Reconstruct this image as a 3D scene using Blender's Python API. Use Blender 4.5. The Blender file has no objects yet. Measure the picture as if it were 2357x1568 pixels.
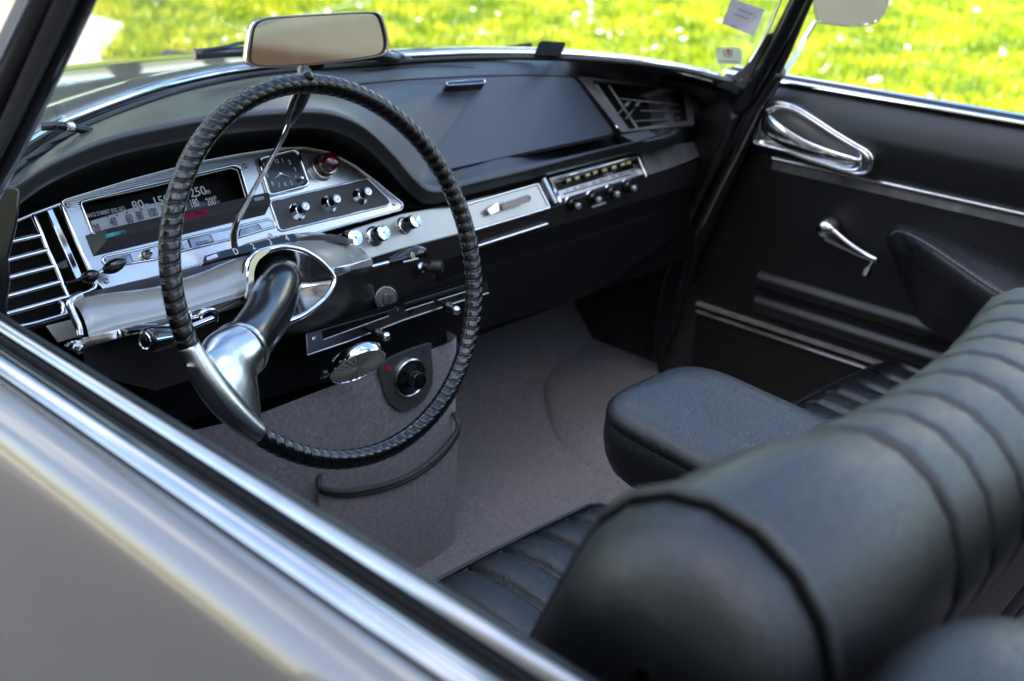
import bpy, bmesh, math, random
import numpy as np
from mathutils import Vector, Matrix, geometry, noise
random.seed(7); rng = np.random.default_rng(7)
S = bpy.context.scene; COL = S.collection
R_ = math.radians
# ------------------------------------------------------------------ camera calibration (measured from the vanishing points)
FPX, CX, CY = 2675., 1178.5, 784.
def _n(v): return v/np.linalg.norm(v)
AX = _n(np.array([3924.-CX, -274.-CY, FPX])); AY = np.array([-1905.-CX, -456.-CY, FPX]); AY = _n(AY-AX*(AX@AY)); AZ = np.cross(AX, AY)
RM = np.array([AX, AY, AZ]); CAM = np.array([-1.048, -.878, 1.258])
def ray(p): return RM@np.array([(p[0]-CX)/FPX, (p[1]-CY)/FPX, 1.])
def onx(p, x): r = ray(p); return Vector(CAM+r*(x-CAM[0])/r[0])
def ony(p, y): r = ray(p); return Vector(CAM+r*(y-CAM[1])/r[1])
def onz(p, z): r = ray(p); return Vector(CAM+r*(z-CAM[2])/r[2])
class Plane:                      # a real plane of the car: point, right vector, up vector
    def __init__(s, P, R, U):
        s.P = Vector(P); s.R = Vector(R).normalized(); s.N = s.R.cross(Vector(U)).normalized(); s.U = s.N.cross(s.R).normalized()
    def __call__(s, p, lift=0.):
        r = ray(p); n = np.array(s.N); t = ((np.array(s.P)-CAM)@n)/(r@n)
        return Vector(CAM+r*t)+s.N*lift
    def off(s, d): return Plane(s.P+s.N*d, s.R, s.U)
def tilt(y, z, a, R=(1, 0, 0)): return Plane((0, y, z), R, (0, math.cos(R_(a)), math.sin(R_(a))))
ZM = dict(A=(0, 0, 2.946), B=(560, 0, 2.946), C=(1200, 0, 2.946), D=(1760, 0, 2.946), E=(0, 350, 3.92), F=(500, 350, 3.92), G=(1000, 350, 2.946),
          H=(0, 600, 2.946), I=(400, 550, 2.946), J=(700, 800, 2.357), K=(1600, 200, 2.455), L=(1300, 800, 1.7365), M=(0, 800, 1.736),
          N=(150, 600, 5.8925), O=(0, 450, 3.92), R=(386, 482, 3.681), P=(1340, 360, 6.533), Q=(740, 740, 5.2275))
def z(k, *pts):
    x0, y0, s = ZM[k]; o = [((x0+a/s)/1.08613, (y0+b/s)/1.08613) for a, b in pts]
    return o if len(o) > 1 else o[0]
# ------------------------------------------------------------------ materials
def mat(name, col, rough=.5, metal=0., coat=0., spec=.5, bump=None, var=None, sheen=0., trans=0., emis=None, crough=.03, stretch=None):
    m = bpy.data.materials.new(name); m.use_nodes = True; nt = m.node_tree; b = nt.nodes['Principled BSDF']
    b.inputs['Base Color'].default_value = (*col, 1); b.inputs['Roughness'].default_value = rough; b.inputs['Metallic'].default_value = metal
    b.inputs['Coat Weight'].default_value = coat; b.inputs['Coat Roughness'].default_value = crough; b.inputs['Specular IOR Level'].default_value = spec
    b.inputs['Sheen Weight'].default_value = sheen; b.inputs['Transmission Weight'].default_value = trans
    tc = nt.nodes.new('ShaderNodeTexCoord'); src = tc.outputs['Object']
    if stretch:
        mp = nt.nodes.new('ShaderNodeMapping'); mp.inputs['Scale'].default_value = stretch; nt.links.new(src, mp.inputs['Vector']); src = mp.outputs[0]
    if var:                        # (scale, dark factor, light factor[, rough amount])
        n = nt.nodes.new('ShaderNodeTexNoise'); n.inputs['Scale'].default_value = var[0]; n.inputs['Detail'].default_value = 6; nt.links.new(src, n.inputs['Vector'])
        r = nt.nodes.new('ShaderNodeValToRGB'); r.color_ramp.elements[0].position = .3; r.color_ramp.elements[1].position = .7
        r.color_ramp.elements[0].color = (*[c*var[1] for c in col], 1); r.color_ramp.elements[1].color = (*[min(c*var[2], 1) for c in col], 1)
        nt.links.new(n.outputs['Fac'], r.inputs[0]); nt.links.new(r.outputs[0], b.inputs['Base Color'])
        if len(var) > 3:
            mr = nt.nodes.new('ShaderNodeMapRange'); mr.inputs['To Min'].default_value = max(rough-var[3], 0); mr.inputs['To Max'].default_value = rough+var[3]
            n2 = nt.nodes.new('ShaderNodeTexNoise'); n2.inputs['Scale'].default_value = var[0]*.4; n2.inputs['Detail'].default_value = 4
            nt.links.new(src, n2.inputs['Vector']); nt.links.new(n2.outputs['Fac'], mr.inputs['Value']); nt.links.new(mr.outputs[0], b.inputs['Roughness'])
    if bump:                       # list of (kind, scale, strength, distance)
        last = None
        for kind, sc, st, di in bump:
            if kind == 'voronoi':
                t = nt.nodes.new('ShaderNodeTexVoronoi'); t.feature = 'DISTANCE_TO_EDGE'; t.inputs['Scale'].default_value = sc; out = t.outputs['Distance']
                mr = nt.nodes.new('ShaderNodeMapRange'); mr.inputs['From Max'].default_value = .22; nt.links.new(out, mr.inputs['Value']); out = mr.outputs[0]
                n = nt.nodes.new('ShaderNodeTexNoise'); n.inputs['Scale'].default_value = sc*.6; nt.links.new(src, n.inputs['Vector'])
                ad = nt.nodes.new('ShaderNodeVectorMath'); ad.operation = 'MULTIPLY_ADD'; ad.inputs[1].default_value = (.6/sc*2,)*3
                nt.links.new(n.outputs['Color'], ad.inputs[0]); nt.links.new(src, ad.inputs[2]); nt.links.new(ad.outputs[0], t.inputs['Vector'])
            elif kind == 'wave':
                t = nt.nodes.new('ShaderNodeTexWave'); t.bands_direction = 'Z'; t.inputs['Scale'].default_value = sc; out = t.outputs['Fac']; nt.links.new(src, t.inputs['Vector'])
            else:
                t = nt.nodes.new('ShaderNodeTexNoise'); t.inputs['Scale'].default_value = sc; t.inputs['Detail'].default_value = 5; out = t.outputs['Fac']; nt.links.new(src, t.inputs['Vector'])
            bp = nt.nodes.new('ShaderNodeBump'); bp.inputs['Strength'].default_value = st; bp.inputs['Distance'].default_value = di
            nt.links.new(out, bp.inputs['Height'])
            if last: nt.links.new(last.outputs[0], bp.inputs['Normal'])
            last = bp
        nt.links.new(last.outputs[0], b.inputs['Normal'])
    if emis: b.inputs['Emission Color'].default_value = (*emis[:3], 1); b.inputs['Emission Strength'].default_value = emis[3]
    return m
def thinmat(name, col):
    m = bpy.data.materials.new(name); m.use_nodes = True; nt = m.node_tree; nt.nodes.clear(); o = nt.nodes.new('ShaderNodeOutputMaterial'); d = nt.nodes.new('ShaderNodeBsdfDiffuse'); t = nt.nodes.new('ShaderNodeBsdfTranslucent'); mx = nt.nodes.new('ShaderNodeMixShader')
    d.inputs[0].default_value = t.inputs[0].default_value = (*col, 1); nt.links.new(d.outputs[0], mx.inputs[1]); nt.links.new(t.outputs[0], mx.inputs[2]); nt.links.new(mx.outputs[0], o.inputs[0]); return m
M = dict(
    leather=mat('black_leather', (.006, .0066, .0075), .31, spec=.75, bump=[('noise', 14, .12, .003), ('voronoi', 470, .55, .00028)], var=(30, .8, 1.25, .05)),
    grain=mat('grained_leather', (.006, .0068, .008), .28, spec=.85, bump=[('voronoi', 520, .6, .00035)], var=(30, .8, 1.25, .05)),
    pad=mat('black_vinyl', (.009, .0105, .013), .36, spec=1., bump=[('voronoi', 1100, .35, .0003)], var=(14, .85, 1.2, .05)),
    vinyl=mat('door_vinyl', (.009, .009, .0095), .34, spec=.65, bump=[('voronoi', 900, .3, .0003)]),
    seam=mat('stitching', (.22, .22, .23), .6),
    black=mat('matt_black', (.0045, .0042, .0044), .6, spec=.12),
    gloss=mat('gloss_black', (.006, .006, .007), .12, coat=.5),
    crackle=mat('black_crackle', (.035, .034, .034), .42, bump=[('noise', 1500, .5, .0004)]),
    rubber=mat('rubber', (.012, .012, .013), .45),
    chrome=mat('chrome', (.86, .86, .87), .05, 1., var=(60, .97, 1.02, .025)),
    dish=mat('pull_dish_metal', (.42, .41, .40), .3, .85),
    steel2=mat('brushed_trim', (.40, .40, .41), .13, 1., var=(30, .9, 1.05, .04)),
    bowl=mat('bowl_chrome', (.80, .80, .81), .14, 1.),
    steel=mat('satin_steel', (.62, .61, .59), .22, 1., var=(120, .85, 1.05, .06)),
    alu=mat('ribbed_aluminium', (.70, .69, .67), .25, 1., bump=[('wave', 150, .12, .0003)], var=(6, .97, 1.02)),
    spoke=mat('polished_aluminium', (.60, .60, .585), .22, 1., var=(40, .93, 1.04, .05), bump=[('noise', 60, .06, .001)]),
    wheel=mat('laced_wheel_cover', (.0035, .0035, .004), .16, coat=.3, spec=.5, crough=.06, bump=[('noise', 90, .10, .001)]),
    column=mat('column_enamel', (.008, .009, .011), .22, coat=.3, crough=.1),
    paint=mat('grey_paint', (.245, .225, .203), .27, .3, coat=1., crough=.02, bump=[('noise', 900, .015, .0003)], var=(2.5, .97, 1.03)),
    dashpaint=mat('dash_paint', (.42, .42, .39), .3, .35, coat=.9, crough=.04, var=(20, .93, 1.04), bump=[('noise', 40, .04, .001)]),
    band=mat('dash_band_paint', (.46, .47, .42), .34, .5, coat=.6, crough=.08, var=(14, .94, 1.05)),
    fascia=mat('darkened_fascia_enamel', (.020, .018, .018), .3, coat=.35, crough=.15, var=(9, .8, 1.25)),  # dark reflections put into the colour of the cowl and fascia paint
    ventm=mat('vent_metal', (.10, .095, .09), .33, .6),
    endpaint=mat('dash_end_paint', (.15, .145, .14), .22, .1, coat=.7, var=(25, .7, 1.4, .08)),
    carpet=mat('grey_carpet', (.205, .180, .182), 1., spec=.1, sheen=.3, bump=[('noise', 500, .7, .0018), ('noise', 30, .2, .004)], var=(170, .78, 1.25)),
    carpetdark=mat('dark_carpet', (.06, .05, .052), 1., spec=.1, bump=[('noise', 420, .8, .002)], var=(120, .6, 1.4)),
    pockettrim=mat('pocket_binding', (.045, .042, .036), .55, bump=[('voronoi', 900, .3, .0004)]),
    mirror=mat('mirror_glass', (.93, .93, .93), .0, 1.),
    dial=mat('clock_face', (.018, .022, .021), .25, coat=.6),
    dialwhite=mat('drum_scale', (.52, .53, .58), .35, coat=.5, var=(12, .8, 1.1)),
    drumdark=mat('drum_dark', (.025, .03, .037), .25, coat=.4),
    bluewin=mat('sky_tinted_window', (.30, .36, .48), .12, coat=1., var=(55, .35, 1.6)),  # sky reflection in the dial windows painted in as pale blue
    print_w=mat('white_print', (.72, .73, .72), .5),
    print_k=mat('dark_print', (.07, .07, .08), .5),
    print_y=mat('yellow_print', (.75, .6, .22), .5),
    redlens=mat('red_lens', (.075, .002, .006), .08, coat=1.),
    redwin=mat('red_window', (.30, .008, .05), .12, coat=1., var=(90, .4, 2.)),
    teal=mat('teal_window', (.06, .26, .30), .1, coat=1., var=(80, .3, 2.4)),
    lamp=mat('ribbed_lamp_lens', (.34, .31, .24), .35, coat=.5),
    radio=mat('radio_silver', (.68, .68, .65), .32, .7, var=(40, .9, 1.04)),
    dialplate=mat('dial_plate', (.20, .19, .18), .35, .8),
    medal=mat('medallion', (.27, .26, .24), .3, .9, bump=[('noise', 260, .5, .0008)]),
    red=mat('red_mark', (.5, .01, .012), .4), blue=mat('blue_mark', (.01, .04, .13), .4),
    paper=thinmat('paper', (.88, .82, .90)), sticker=thinmat('sticker', (.88, .9, .76)),
    lilac=mat('sticker_print', (.30, .27, .33), .7), gold=mat('sticker_gold', (.45, .38, .12), .5), vermil=mat('sticker_red', (.75, .07, .03), .5),
)
def glassmat(name, tint, gl=.08, rough=.0):
    m = bpy.data.materials.new(name); m.use_nodes = True; nt = m.node_tree; nt.nodes.clear()
    o = nt.nodes.new('ShaderNodeOutputMaterial'); t = nt.nodes.new('ShaderNodeBsdfTransparent'); t.inputs[0].default_value = (*tint, 1)
    g = nt.nodes.new('ShaderNodeBsdfGlossy'); g.inputs['Roughness'].default_value = rough; lw = nt.nodes.new('ShaderNodeLayerWeight'); pw = nt.nodes.new('ShaderNodeMath'); pw.operation = 'POWER'; pw.inputs[1].default_value = 5.; nt.links.new(lw.outputs['Facing'], pw.inputs[0]); f = nt.nodes.new('ShaderNodeMath'); f.operation = 'MULTIPLY_ADD'; f.inputs[1].default_value = .8; f.inputs[2].default_value = .04; nt.links.new(pw.outputs[0], f.inputs[0])
    mx = nt.nodes.new('ShaderNodeMixShader'); nt.links.new(f.outputs[0], mx.inputs[0]); nt.links.new(t.outputs[0], mx.inputs[1]); nt.links.new(g.outputs[0], mx.inputs[2]); nt.links.new(mx.outputs[0], o.inputs[0])
    return m
M['glass'] = glassmat('windscreen_glass', (.97, .985, .975)); M['sleeve'] = glassmat('clear_plastic', (.93, .96, .93), rough=.3)
# ------------------------------------------------------------------ object helpers
def link(name, me, m=None, parent=None, sharp=38, smooth=True, label=None):
    o = bpy.data.objects.new(name, me); COL.objects.link(o)
    if m is not None: me.materials.append(M[m] if isinstance(m, str) else m)
    if smooth and len(me.polygons):
        me.polygons.foreach_set('use_smooth', [True]*len(me.polygons)); me.set_sharp_from_angle(angle=R_(sharp))
    if parent is not None: o.parent = parent
    if label: o['label'] = label
    return o
class MB:
    def __init__(s): s.v = []; s.f = []
    def add(s, v, f):
        k = len(s.v); s.v += [tuple(p) for p in v]; s.f += [tuple(i+k for i in q) for q in f]; return s
    def build(s, name, m, parent=None, sharp=38, bevel=0, smooth=True, label=None, norm=True):
        me = bpy.data.meshes.new(name); me.from_pydata(s.v, [], s.f); me.update()
        if norm:
            bm = bmesh.new(); bm.from_mesh(me); bmesh.ops.recalc_face_normals(bm, faces=bm.faces); bm.to_mesh(me); bm.free()
        o = link(name, me, m, parent, sharp, smooth, label)
        if bevel:
            b = o.modifiers.new('bevel', 'BEVEL'); b.width = bevel; b.segments = 3; b.limit_method = 'ANGLE'; b.angle_limit = R_(40); b.harden_normals = False
        return o
def cr(pts, n=8, closed=False):            # Catmull-Rom resample of a list of vectors
    P = [Vector(p) for p in pts]; out = []; N = len(P); rngk = N if closed else N-1
    for i in range(rngk):
        p1, p2 = P[i], P[(i+1) % N]
        p0 = P[i-1] if (i > 0 or closed) else p1*2-p2
        p3 = P[(i+2) % N] if (i+2 < N or closed) else p2*2-p1
        for k in range(n):
            t = k/n; out.append(.5*((2*p1)+(p2-p0)*t+(2*p0-5*p1+4*p2-p3)*t*t+(3*p1-p0-3*p2+p3)*t**3))
    if not closed: out.append(P[-1].copy())
    return out
def rnd(pts, r, n=4):                      # round the corners of a closed polygon
    P = [Vector(p) for p in pts]; out = []
    for i in range(len(P)):
        a, b, c = P[i-1], P[i], P[(i+1) % len(P)]; u, v = a-b, c-b
        d = min(r, u.length*.45, v.length*.45); u = u.normalized()*d; v = v.normalized()*d
        for k in range(n+1):
            t = k/n; out.append((b+u)*(1-t)**2+b*2*t*(1-t)+(b+v)*t*t)
    return out
def grid(mb, rows, closed=False, caps=False):
    n = len(rows[0]); v = [p for r in rows for p in r]; f = []
    for i in range(len(rows)-1):
        for j in range(n if closed else n-1):
            a, b = i*n+j, i*n+(j+1) % n; f.append((a, b, b+n, a+n))
    if caps and closed: f += [tuple(range(n)), tuple(range((len(rows)-1)*n, len(rows)*n))]
    return mb.add(v, f)
def frames(P, closed=False):
    N = len(P); T = []
    for i in range(N):
        a = P[i-1] if (i > 0 or closed) else P[i]; b = P[(i+1) % N] if (i+1 < N or closed) else P[i]
        T.append((b-a).normalized())
    u = T[0].orthogonal().normalized(); out = []
    for t in T:
        u = (u-t*u.dot(t)); u = u.normalized() if u.length > 1e-9 else t.orthogonal().normalized(); out.append((u.copy(), t.cross(u)))
    return out
def tube(mb, P, r, seg=12, closed=False, caps=True):
    P = [Vector(p) for p in P]; F = frames(P, closed); rows = []
    for i, p in enumerate(P):
        rr = r[i] if isinstance(r, (list, tuple)) else r; u, w = F[i]
        rows.append([p+(u*math.cos(2*math.pi*k/seg)+w*math.sin(2*math.pi*k/seg))*rr for k in range(seg)])
    if closed: rows.append(rows[0])
    return grid(mb, rows, True, caps and not closed)
def lathe(mb, prof, o, ax, seg=32, squash=None):
    o, ax = Vector(o), Vector(ax).normalized(); u = Vector((1, 0, 0)); u = (u-ax*u.dot(ax)).normalized(); w = ax.cross(u)
    rows = [[o+ax*h+(u*math.cos(2*math.pi*k/seg)+w*math.sin(2*math.pi*k/seg)*(squash or 1))*r for k in range(seg)] for r, h in prof]
    return grid(mb, rows, True, True)
def plate(mb, outer, holes=(), nrm=None, depth=.003):
    outer = [Vector(p) for p in outer]; holes = [[Vector(p) for p in h] for h in holes]
    loops = [outer]+holes; flat = [p for l in loops for p in l]; tri = geometry.tessellate_polygon(loops)
    nrm = Vector(nrm); back = [p-nrm*depth for p in flat]; n = len(flat)
    f = [tuple(t) for t in tri]+[tuple(i+n for i in reversed(t)) for t in tri]; k = 0
    for l in loops:
        m_ = len(l)
        for i in range(m_): a, b = k+i, k+(i+1) % m_; f.append((a, b, b+n, a+n))
        k += m_
    return mb.add(flat+back, f)
def P_(name, pl, px, m, parent, depth=.003, r=0., holes=(), lift=0., bevel=.0006, sharp=30, label=None):
    o = [pl(p, lift) for p in px]; o = rnd(o, r) if r else o
    hs = [rnd([pl(p, lift) for p in h], hr) if hr else [pl(p, lift) for p in h] for h, hr in holes]
    return plate(MB(), o, hs, pl.N, depth).build(name, m, parent, bevel=bevel, sharp=sharp, label=label)
def bead(name, pl, px, rad, m, parent, r=0., lift=0., closed=True, label=None):
    o = [pl(p, lift) for p in px]; o = rnd(o, r, 6) if (r and closed) else o
    return tube(MB(), o, rad, 10, closed).build(name, m, parent, sharp=60, label=label)
def text(name, s, pos, R, U, size, m, parent, ext=.0002, align='CENTER', squeeze=1., label=None):
    c = bpy.data.curves.new(name, 'FONT'); c.body = s; c.size = size; c.extrude = ext; c.align_x = align; c.align_y = 'CENTER'; c.resolution_u = 3
    t = bpy.data.objects.new('tmp', c); COL.objects.link(t); bpy.context.view_layer.update()
    me = bpy.data.meshes.new_from_object(t.evaluated_get(bpy.context.evaluated_depsgraph_get())); bpy.data.objects.remove(t); bpy.data.curves.remove(c)
    R, U = Vector(R).normalized(), Vector(U).normalized(); N = R.cross(U).normalized(); U = N.cross(R)
    me.transform(Matrix(((R.x*squeeze, U.x, N.x, pos[0]), (R.y*squeeze, U.y, N.y, pos[1]), (R.z*squeeze, U.z, N.z, pos[2]), (0, 0, 0, 1))))
    me.name = name; return link(name, me, m, parent, smooth=False, label=label)
def empty(name, loc, label=None, cat=None, group=None):
    o = bpy.data.objects.new(name, None); COL.objects.link(o); o.location = loc; o.empty_display_size = .1
    tag(o, label, cat, group); return o
def tag(o, label=None, cat=None, group=None, kind=None):
    if label: o['label'] = label
    if cat: o['category'] = cat
    if group: o['group'] = group
    if kind: o['kind'] = kind
    return o
def lerp(a, b, t): return Vector(a)*(1-t)+Vector(b)*t

def fitknob(pl, b, t, lo=.006, hi=.05):     # a knob standing square on its panel: its cap is seen at t, its foot near b
    best = None
    for i in range(60):
        L = lo+(hi-lo)*i/59; c = pl(t, L) if False else pl.off(L)(t); f = c-pl.N*L
        q = RM.T@(np.array(f)-CAM); e = math.hypot(CX+FPX*q[0]/q[2]-b[0], CY+FPX*q[1]/q[2]-b[1])
        if best is None or e < best[0]: best = (e, L, f)
    return best[2], pl.N, best[1]
car = empty('convertible_car', (0, 0, 0), 'grey metallic classic convertible with its roof down, black leather seats and a chrome-trimmed dashboard', 'car')
# ================================================================== STEERING WHEEL
WC = Vector((-.322, .053, .834)); WN = Vector((.054, -.931, .361)).normalized()
WU = Vector((0, 0, 1)).cross(WN).normalized(); WV = WN.cross(WU)           # WU right, WV up in the wheel's plane
def wpt(a, r=.2, lift=0.): return WC+(WU*math.cos(a)+WV*math.sin(a))*r+WN*lift
def wang(p):
    pl = Plane(WC, WU, WV); q = pl(p)-WC; return math.atan2(q.dot(WV), q.dot(WU))
A0, A1 = wang((432, 812)), wang((590, 992))       # the spoke interrupts the lacing between these
if A1 < A0: A1 += 2*math.pi
mb = MB(); rows = []; nb = 98; seg = 32; a0 = A1-2*math.pi; span = A0-a0
PH = [(0, .0101), (.04, .0103), (.2, .01035), (.36, .01035), (.52, .01035), (.67, .0103), (.71, .0100), (.745, .01065), (.785, .01065), (.82, .0100), (.86, .0100), (.90, .01065), (.94, .01065), (.975, .0100)]
for i in range(nb):
    jit = .10*noise.noise(Vector((i*.9, 0, 3)))
    for ph, rad in PH:
        row = []
        for k in range(seg):
            th = 2*math.pi*k/seg; a = a0+span*(i+ph+jit*(1 if 0 < ph < .99 else 1)+.16*math.cos(th)+.10*math.sin(th*2)+.10*noise.noise(Vector((i*1.3, math.cos(th), math.sin(th)))))/nb
            a = min(max(a, a0), A0); o = (WU*math.cos(a)+WV*math.sin(a)); r_ = rad*(1+.02*noise.noise(Vector((math.cos(a)*9, math.sin(a)*9, th))))
            row.append(WC+o*.2+(o*math.cos(th)+WN*math.sin(th))*r_)
        rows.append(row)
grid(mb, rows, True, True); rim = mb.build('steering_wheel', 'wheel', car, sharp=70, label='single-spoke steering wheel with a black laced rim')
# spoke: arc segment of the rim, flared web and collar, blended into one casting
mb = MB(); n = 26; arc = []; rr = []
for i in range(n+1):
    t = i/n; a = A0-.03+(A1-A0+.06)*t; arc.append(wpt(a, .2)); rr.append(.0112+.0035*math.sin(math.pi*t))
tube(mb, arc, rr, 20)
am = (A0+A1)/2+.03; root = wpt(am, .197); COL0 = ony((553, 806), .066); COL1 = ony((528, 834), .050)
AXP = [WC-WN*d for d in (.165, .19, .24)]
path = cr([root, lerp(root, COL1, .55)+WN*.002, COL1, COL0], 8)
tang = (-WU*math.sin(am)+WV*math.cos(am)); rows = []
for i, p in enumerate(path):
    t = i/(len(path)-1); d = (path[min(i+1, len(path)-1)]-path[max(i-1, 0)]).normalized()
    u = (tang-d*tang.dot(d)).normalized(); w = d.cross(u)
    ru = .056*(1-t)**1.6+.0300*(1-(1-t)**1.6); rw = .0095*(1-t)**1.3+.0285*(1-(1-t)**1.3)
    rows.append([p+u*math.cos(2*math.pi*k/28)*ru+w*math.sin(2*math.pi*k/28)*rw for k in range(28)])
grid(mb, rows, True, True); sp = mb.build('spoke', 'spoke', rim, sharp=180)
rm = sp.modifiers.new('remesh', 'REMESH'); rm.mode = 'VOXEL'; rm.voxel_size = .0016; rm.use_smooth_shade = True
sm = sp.modifiers.new('smooth', 'SMOOTH'); sm.factor = .6; sm.iterations = 14
# collar ring at the end of the casting, then the black curved column
endp = path[-1]; dr = (path[-1]-path[-3]).normalized()
mb = MB(); lathe(mb, [(.0275, -.005), (.0302, -.004), (.0306, 0), (.0300, .0035), (.0262, .0042)], endp, dr, 40); mb.build('spoke_collar', 'spoke', rim, sharp=50)
cpath = cr([endp-dr*.012, endp+dr*.02, ony((612, 728), .125), ony((640, 662), .172), ony((642, 640), .215), ony((630, 632), .27)], 9)
crad = [.0255+.0006*min(1, i/12) for i in range(len(cpath))]
mb = MB(); tube(mb, cpath, crad, 40); mb.build('column_tube', 'column', rim, sharp=60)

# ================================================================== DASHBOARD
PAN = tilt(.30, .785, 57); LID = tilt(.33, .82, 38)
# pad: columns of (windscreen edge, crest, lip) running left to right
cols = [((-60, 470), .92, None, (-45, 500)), ((10, 415), .92, None, (5, 462)), ((60, 375), .92, None, (47, 434)), ((200, 290), .92, None, (125, 381)), ((330, 240), .92, None, (250, 328)),
        ((440, 205), .92, None, (375, 298)), ((560, 180), .92, None, (500, 275)), ((680, 164), .92, None, (640, 262)), ((770, 157), .92, (775, 205), (740, 260)),
        ((850, 150), .92, (850, 194), (800, 274)), ((920, 145), .92, (920, 187), (850, 302)), ((1000, 140), .92, (1000, 181), (905, 354)), ((1080, 137), .92, (1080, 178), (955, 412)),
        ((1150, 135), .92, (1150, 176), (1003, 441)), ((1230, 135), .92, (1230, 176), (1090, 421)), ((1320, 138), .92, (1300, 177), (1200, 395)), ((1420, 145), .92, (1345, 180), (1330, 362)),
        ((1500, 153), .918, (1400, 187), (1458, 331)), ((1560, 162), .914, (1470, 194), (1500, 325)), ((1610, 171), .908, (1540, 201), (1560, 310)), ((1655, 181), .904, (1597, 205), (1600, 298)),
        ((1690, 192), .90, (1650, 215), (1650, 278)), ((1725, 205), .893, (1690, 228), (1690, 255))]
_a, _b, _c = LID((1375, 184), .002), onx((1597, 205), .668), onx((1592, 298), .668); VT = Plane(_a, _b-_a, _a-ony((1462, 325), .288))
R0, R1, R2, R3, R4, R5, R6 = [], [], [], [], [], [], []
for i, (b, zb, c, l) in enumerate(cols):
    B = onz(b, zb); L = ony(l, .285)
    if c is None: Cc = lerp(B, L, .52)+Vector((0, 0, .006)); t2 = lerp(Cc, L, .75)+Vector((0, 0, .004))
    else:
        Cc = LID(c, -.003); bl = min(1, (i-7)/3); Lr = L.copy()
        t2 = lerp(Cc, Vector((L.x, L.y+.03, L.z+.000)), .82); t2 = lerp(lerp(Cc, L, .75)+Vector((0, 0, .004)), t2, bl)
    if i >= 17: Cc = VT(c, -.001); L = VT(l, -.001); t2 = lerp(Cc, L, .9)
    if i >= 20: B, Cc, L = onx(b, .655), onx(c, .672), onx(l, .684); t2 = lerp(Cc, L, .8)
    if 16 <= i <= 18: Cc = Cc-VT.N*.034; t2 = t2-VT.N*.034
    R0.append(B+Vector((0, .02, -.012))); R1.append(B); R2.append(Cc); R3.append(t2); R4.append(L+Vector((0, .002, .004))); R5.append(L+Vector((0, .004, -.012))); R6.append(L+Vector((0, .014, -.022)))
RS = [cr(r, 7) for r in (R0, R1, R2, R3, R4, R5, R6)]
rows = []
for j in range(len(RS[0])):
    rows.append(cr([r[j] for r in RS], 6))
mb = MB(); grid(mb, rows); dash = mb.build('dashboard', 'pad', car, sharp=180, label='padded black vinyl dashboard top')
# instrument hood: inner black wall from under the lip down to the instrument panel
inner = [(-45, 560), (20, 505), (75, 480), (141, 463), (300, 415), (450, 375), (560, 352), (640, 340), (700, 338), (760, 350), (820, 383), (870, 422), (925, 470), (965, 478), (1010, 474), (1060, 470)]
lipn = [(-45, 500), (5, 462), (47, 434), (125, 381), (250, 328), (375, 298), (500, 275), (640, 262), (740, 260), (800, 274), (850, 302), (905, 354), (955, 412), (980, 430), (1003, 441), (1060, 430)]
a = cr([ony(p, .285)+Vector((0, .005, -.013)) for p in lipn], 8); c = cr([PAN(p, -.004) for p in inner], 8)
rows = [[lerp(p, q, t)+Vector((0, .02*math.sin(math.pi*t), 0)) for t in (0, .2, .4, .6, .8, 1)] for p, q in zip(a, c)]
mb = MB(); grid(mb, rows); mb.build('instrument_hood', 'black', dash, sharp=180)
# back box closing the dash under the pad
mb = MB(); rows = [[Vector((x, y, zz)) for x in (-.66, -.3, 0, .3, .64)] for y, zz in ((.40, .84), (.375, .80), (.355, .76), (.35, .72))]; grid(mb, rows)
mb.build('dash_core', 'black', dash)
# defroster slots, rear trim roll and screws along the windscreen
def slot(p, q, w, m='black', name='defroster_slot'):
    P = cr([onz(a_, .9215) for a_ in p], 6); mb = MB(); rows = [[v+Vector((0, 0, .002)), v+Vector((0, -w, .0025))] for v in P]; grid(mb, rows); mb.build(name, m, dash)
slot([(176, 303), (210, 286), (255, 268), (300, 254), (341, 243)], 0, .022)
for q_ in ([(30, 372), (92, 342), (190, 304), (303, 272), (400, 243), (468, 221), (573, 196), (680, 178)], [(60, 370), (130, 340), (191, 320), (300, 281), (416, 244)]):
    tube(MB(), cr([onz(p, .9275) for p in q_], 6), .0016, 6).build('pad_seam', 'black', dash)
slot([(830, 163), (900, 157), (960, 152), (1030, 151), (1085, 151)], 0, .010)
slot([(1265, 148), (1310, 147), (1360, 150), (1400, 154)], 0, .008)
P = cr([onz((x, y), .925) for x, y in ((-10, 420), (60, 372), (130, 326), (200, 288), (330, 237), (440, 203), (560, 177), (680, 162), (770, 154), (850, 148), (1000, 138), (1150, 133), (1320, 136), (1420, 143), (1500, 151), (1600, 167), (1690, 190))], 6)
tube(MB(), P, .0045, 10).build('trim_roll', 'rubber', dash, sharp=60)
# glove box lid
gl = P_('glove_box_lid', LID, [(783, 207), (835, 197), (940, 187), (1080, 180), (1200, 177), (1316, 180), (1326, 188), (1409, 303), (1404, 311), (1210, 352), (1005, 397), (990, 393), (900, 325)], 'pad', dash, .004, r=.006, lift=.0018, bevel=.002)
gap = [(777, 203), (832, 192), (940, 182), (1080, 175), (1200, 172), (1320, 175), (1332, 186), (1418, 305), (1408, 316), (1210, 357), (1004, 403), (986, 397), (893, 327)]
P_('lid_gap', LID, gap, 'black', dash, .001, r=.006, lift=.0004, bevel=0)
HB = LID.off(.004); hb = z('B', (1600, 640), (1650, 575), (1890, 560), (1905, 590), (1905, 655), (1630, 665))
mb = MB(); f1 = [HB(p) for p in [(1018, 203), (1104, 196), (1108, 203), (1024, 210)]]
up = Vector((0, -.35, .94)); base = [HB(p) for p in [(1018, 206), (1105, 199), (1109, 207), (1022, 213)]]; top = [v+up*.012+Vector((0, -.004, 0)) for v in base]
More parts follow.
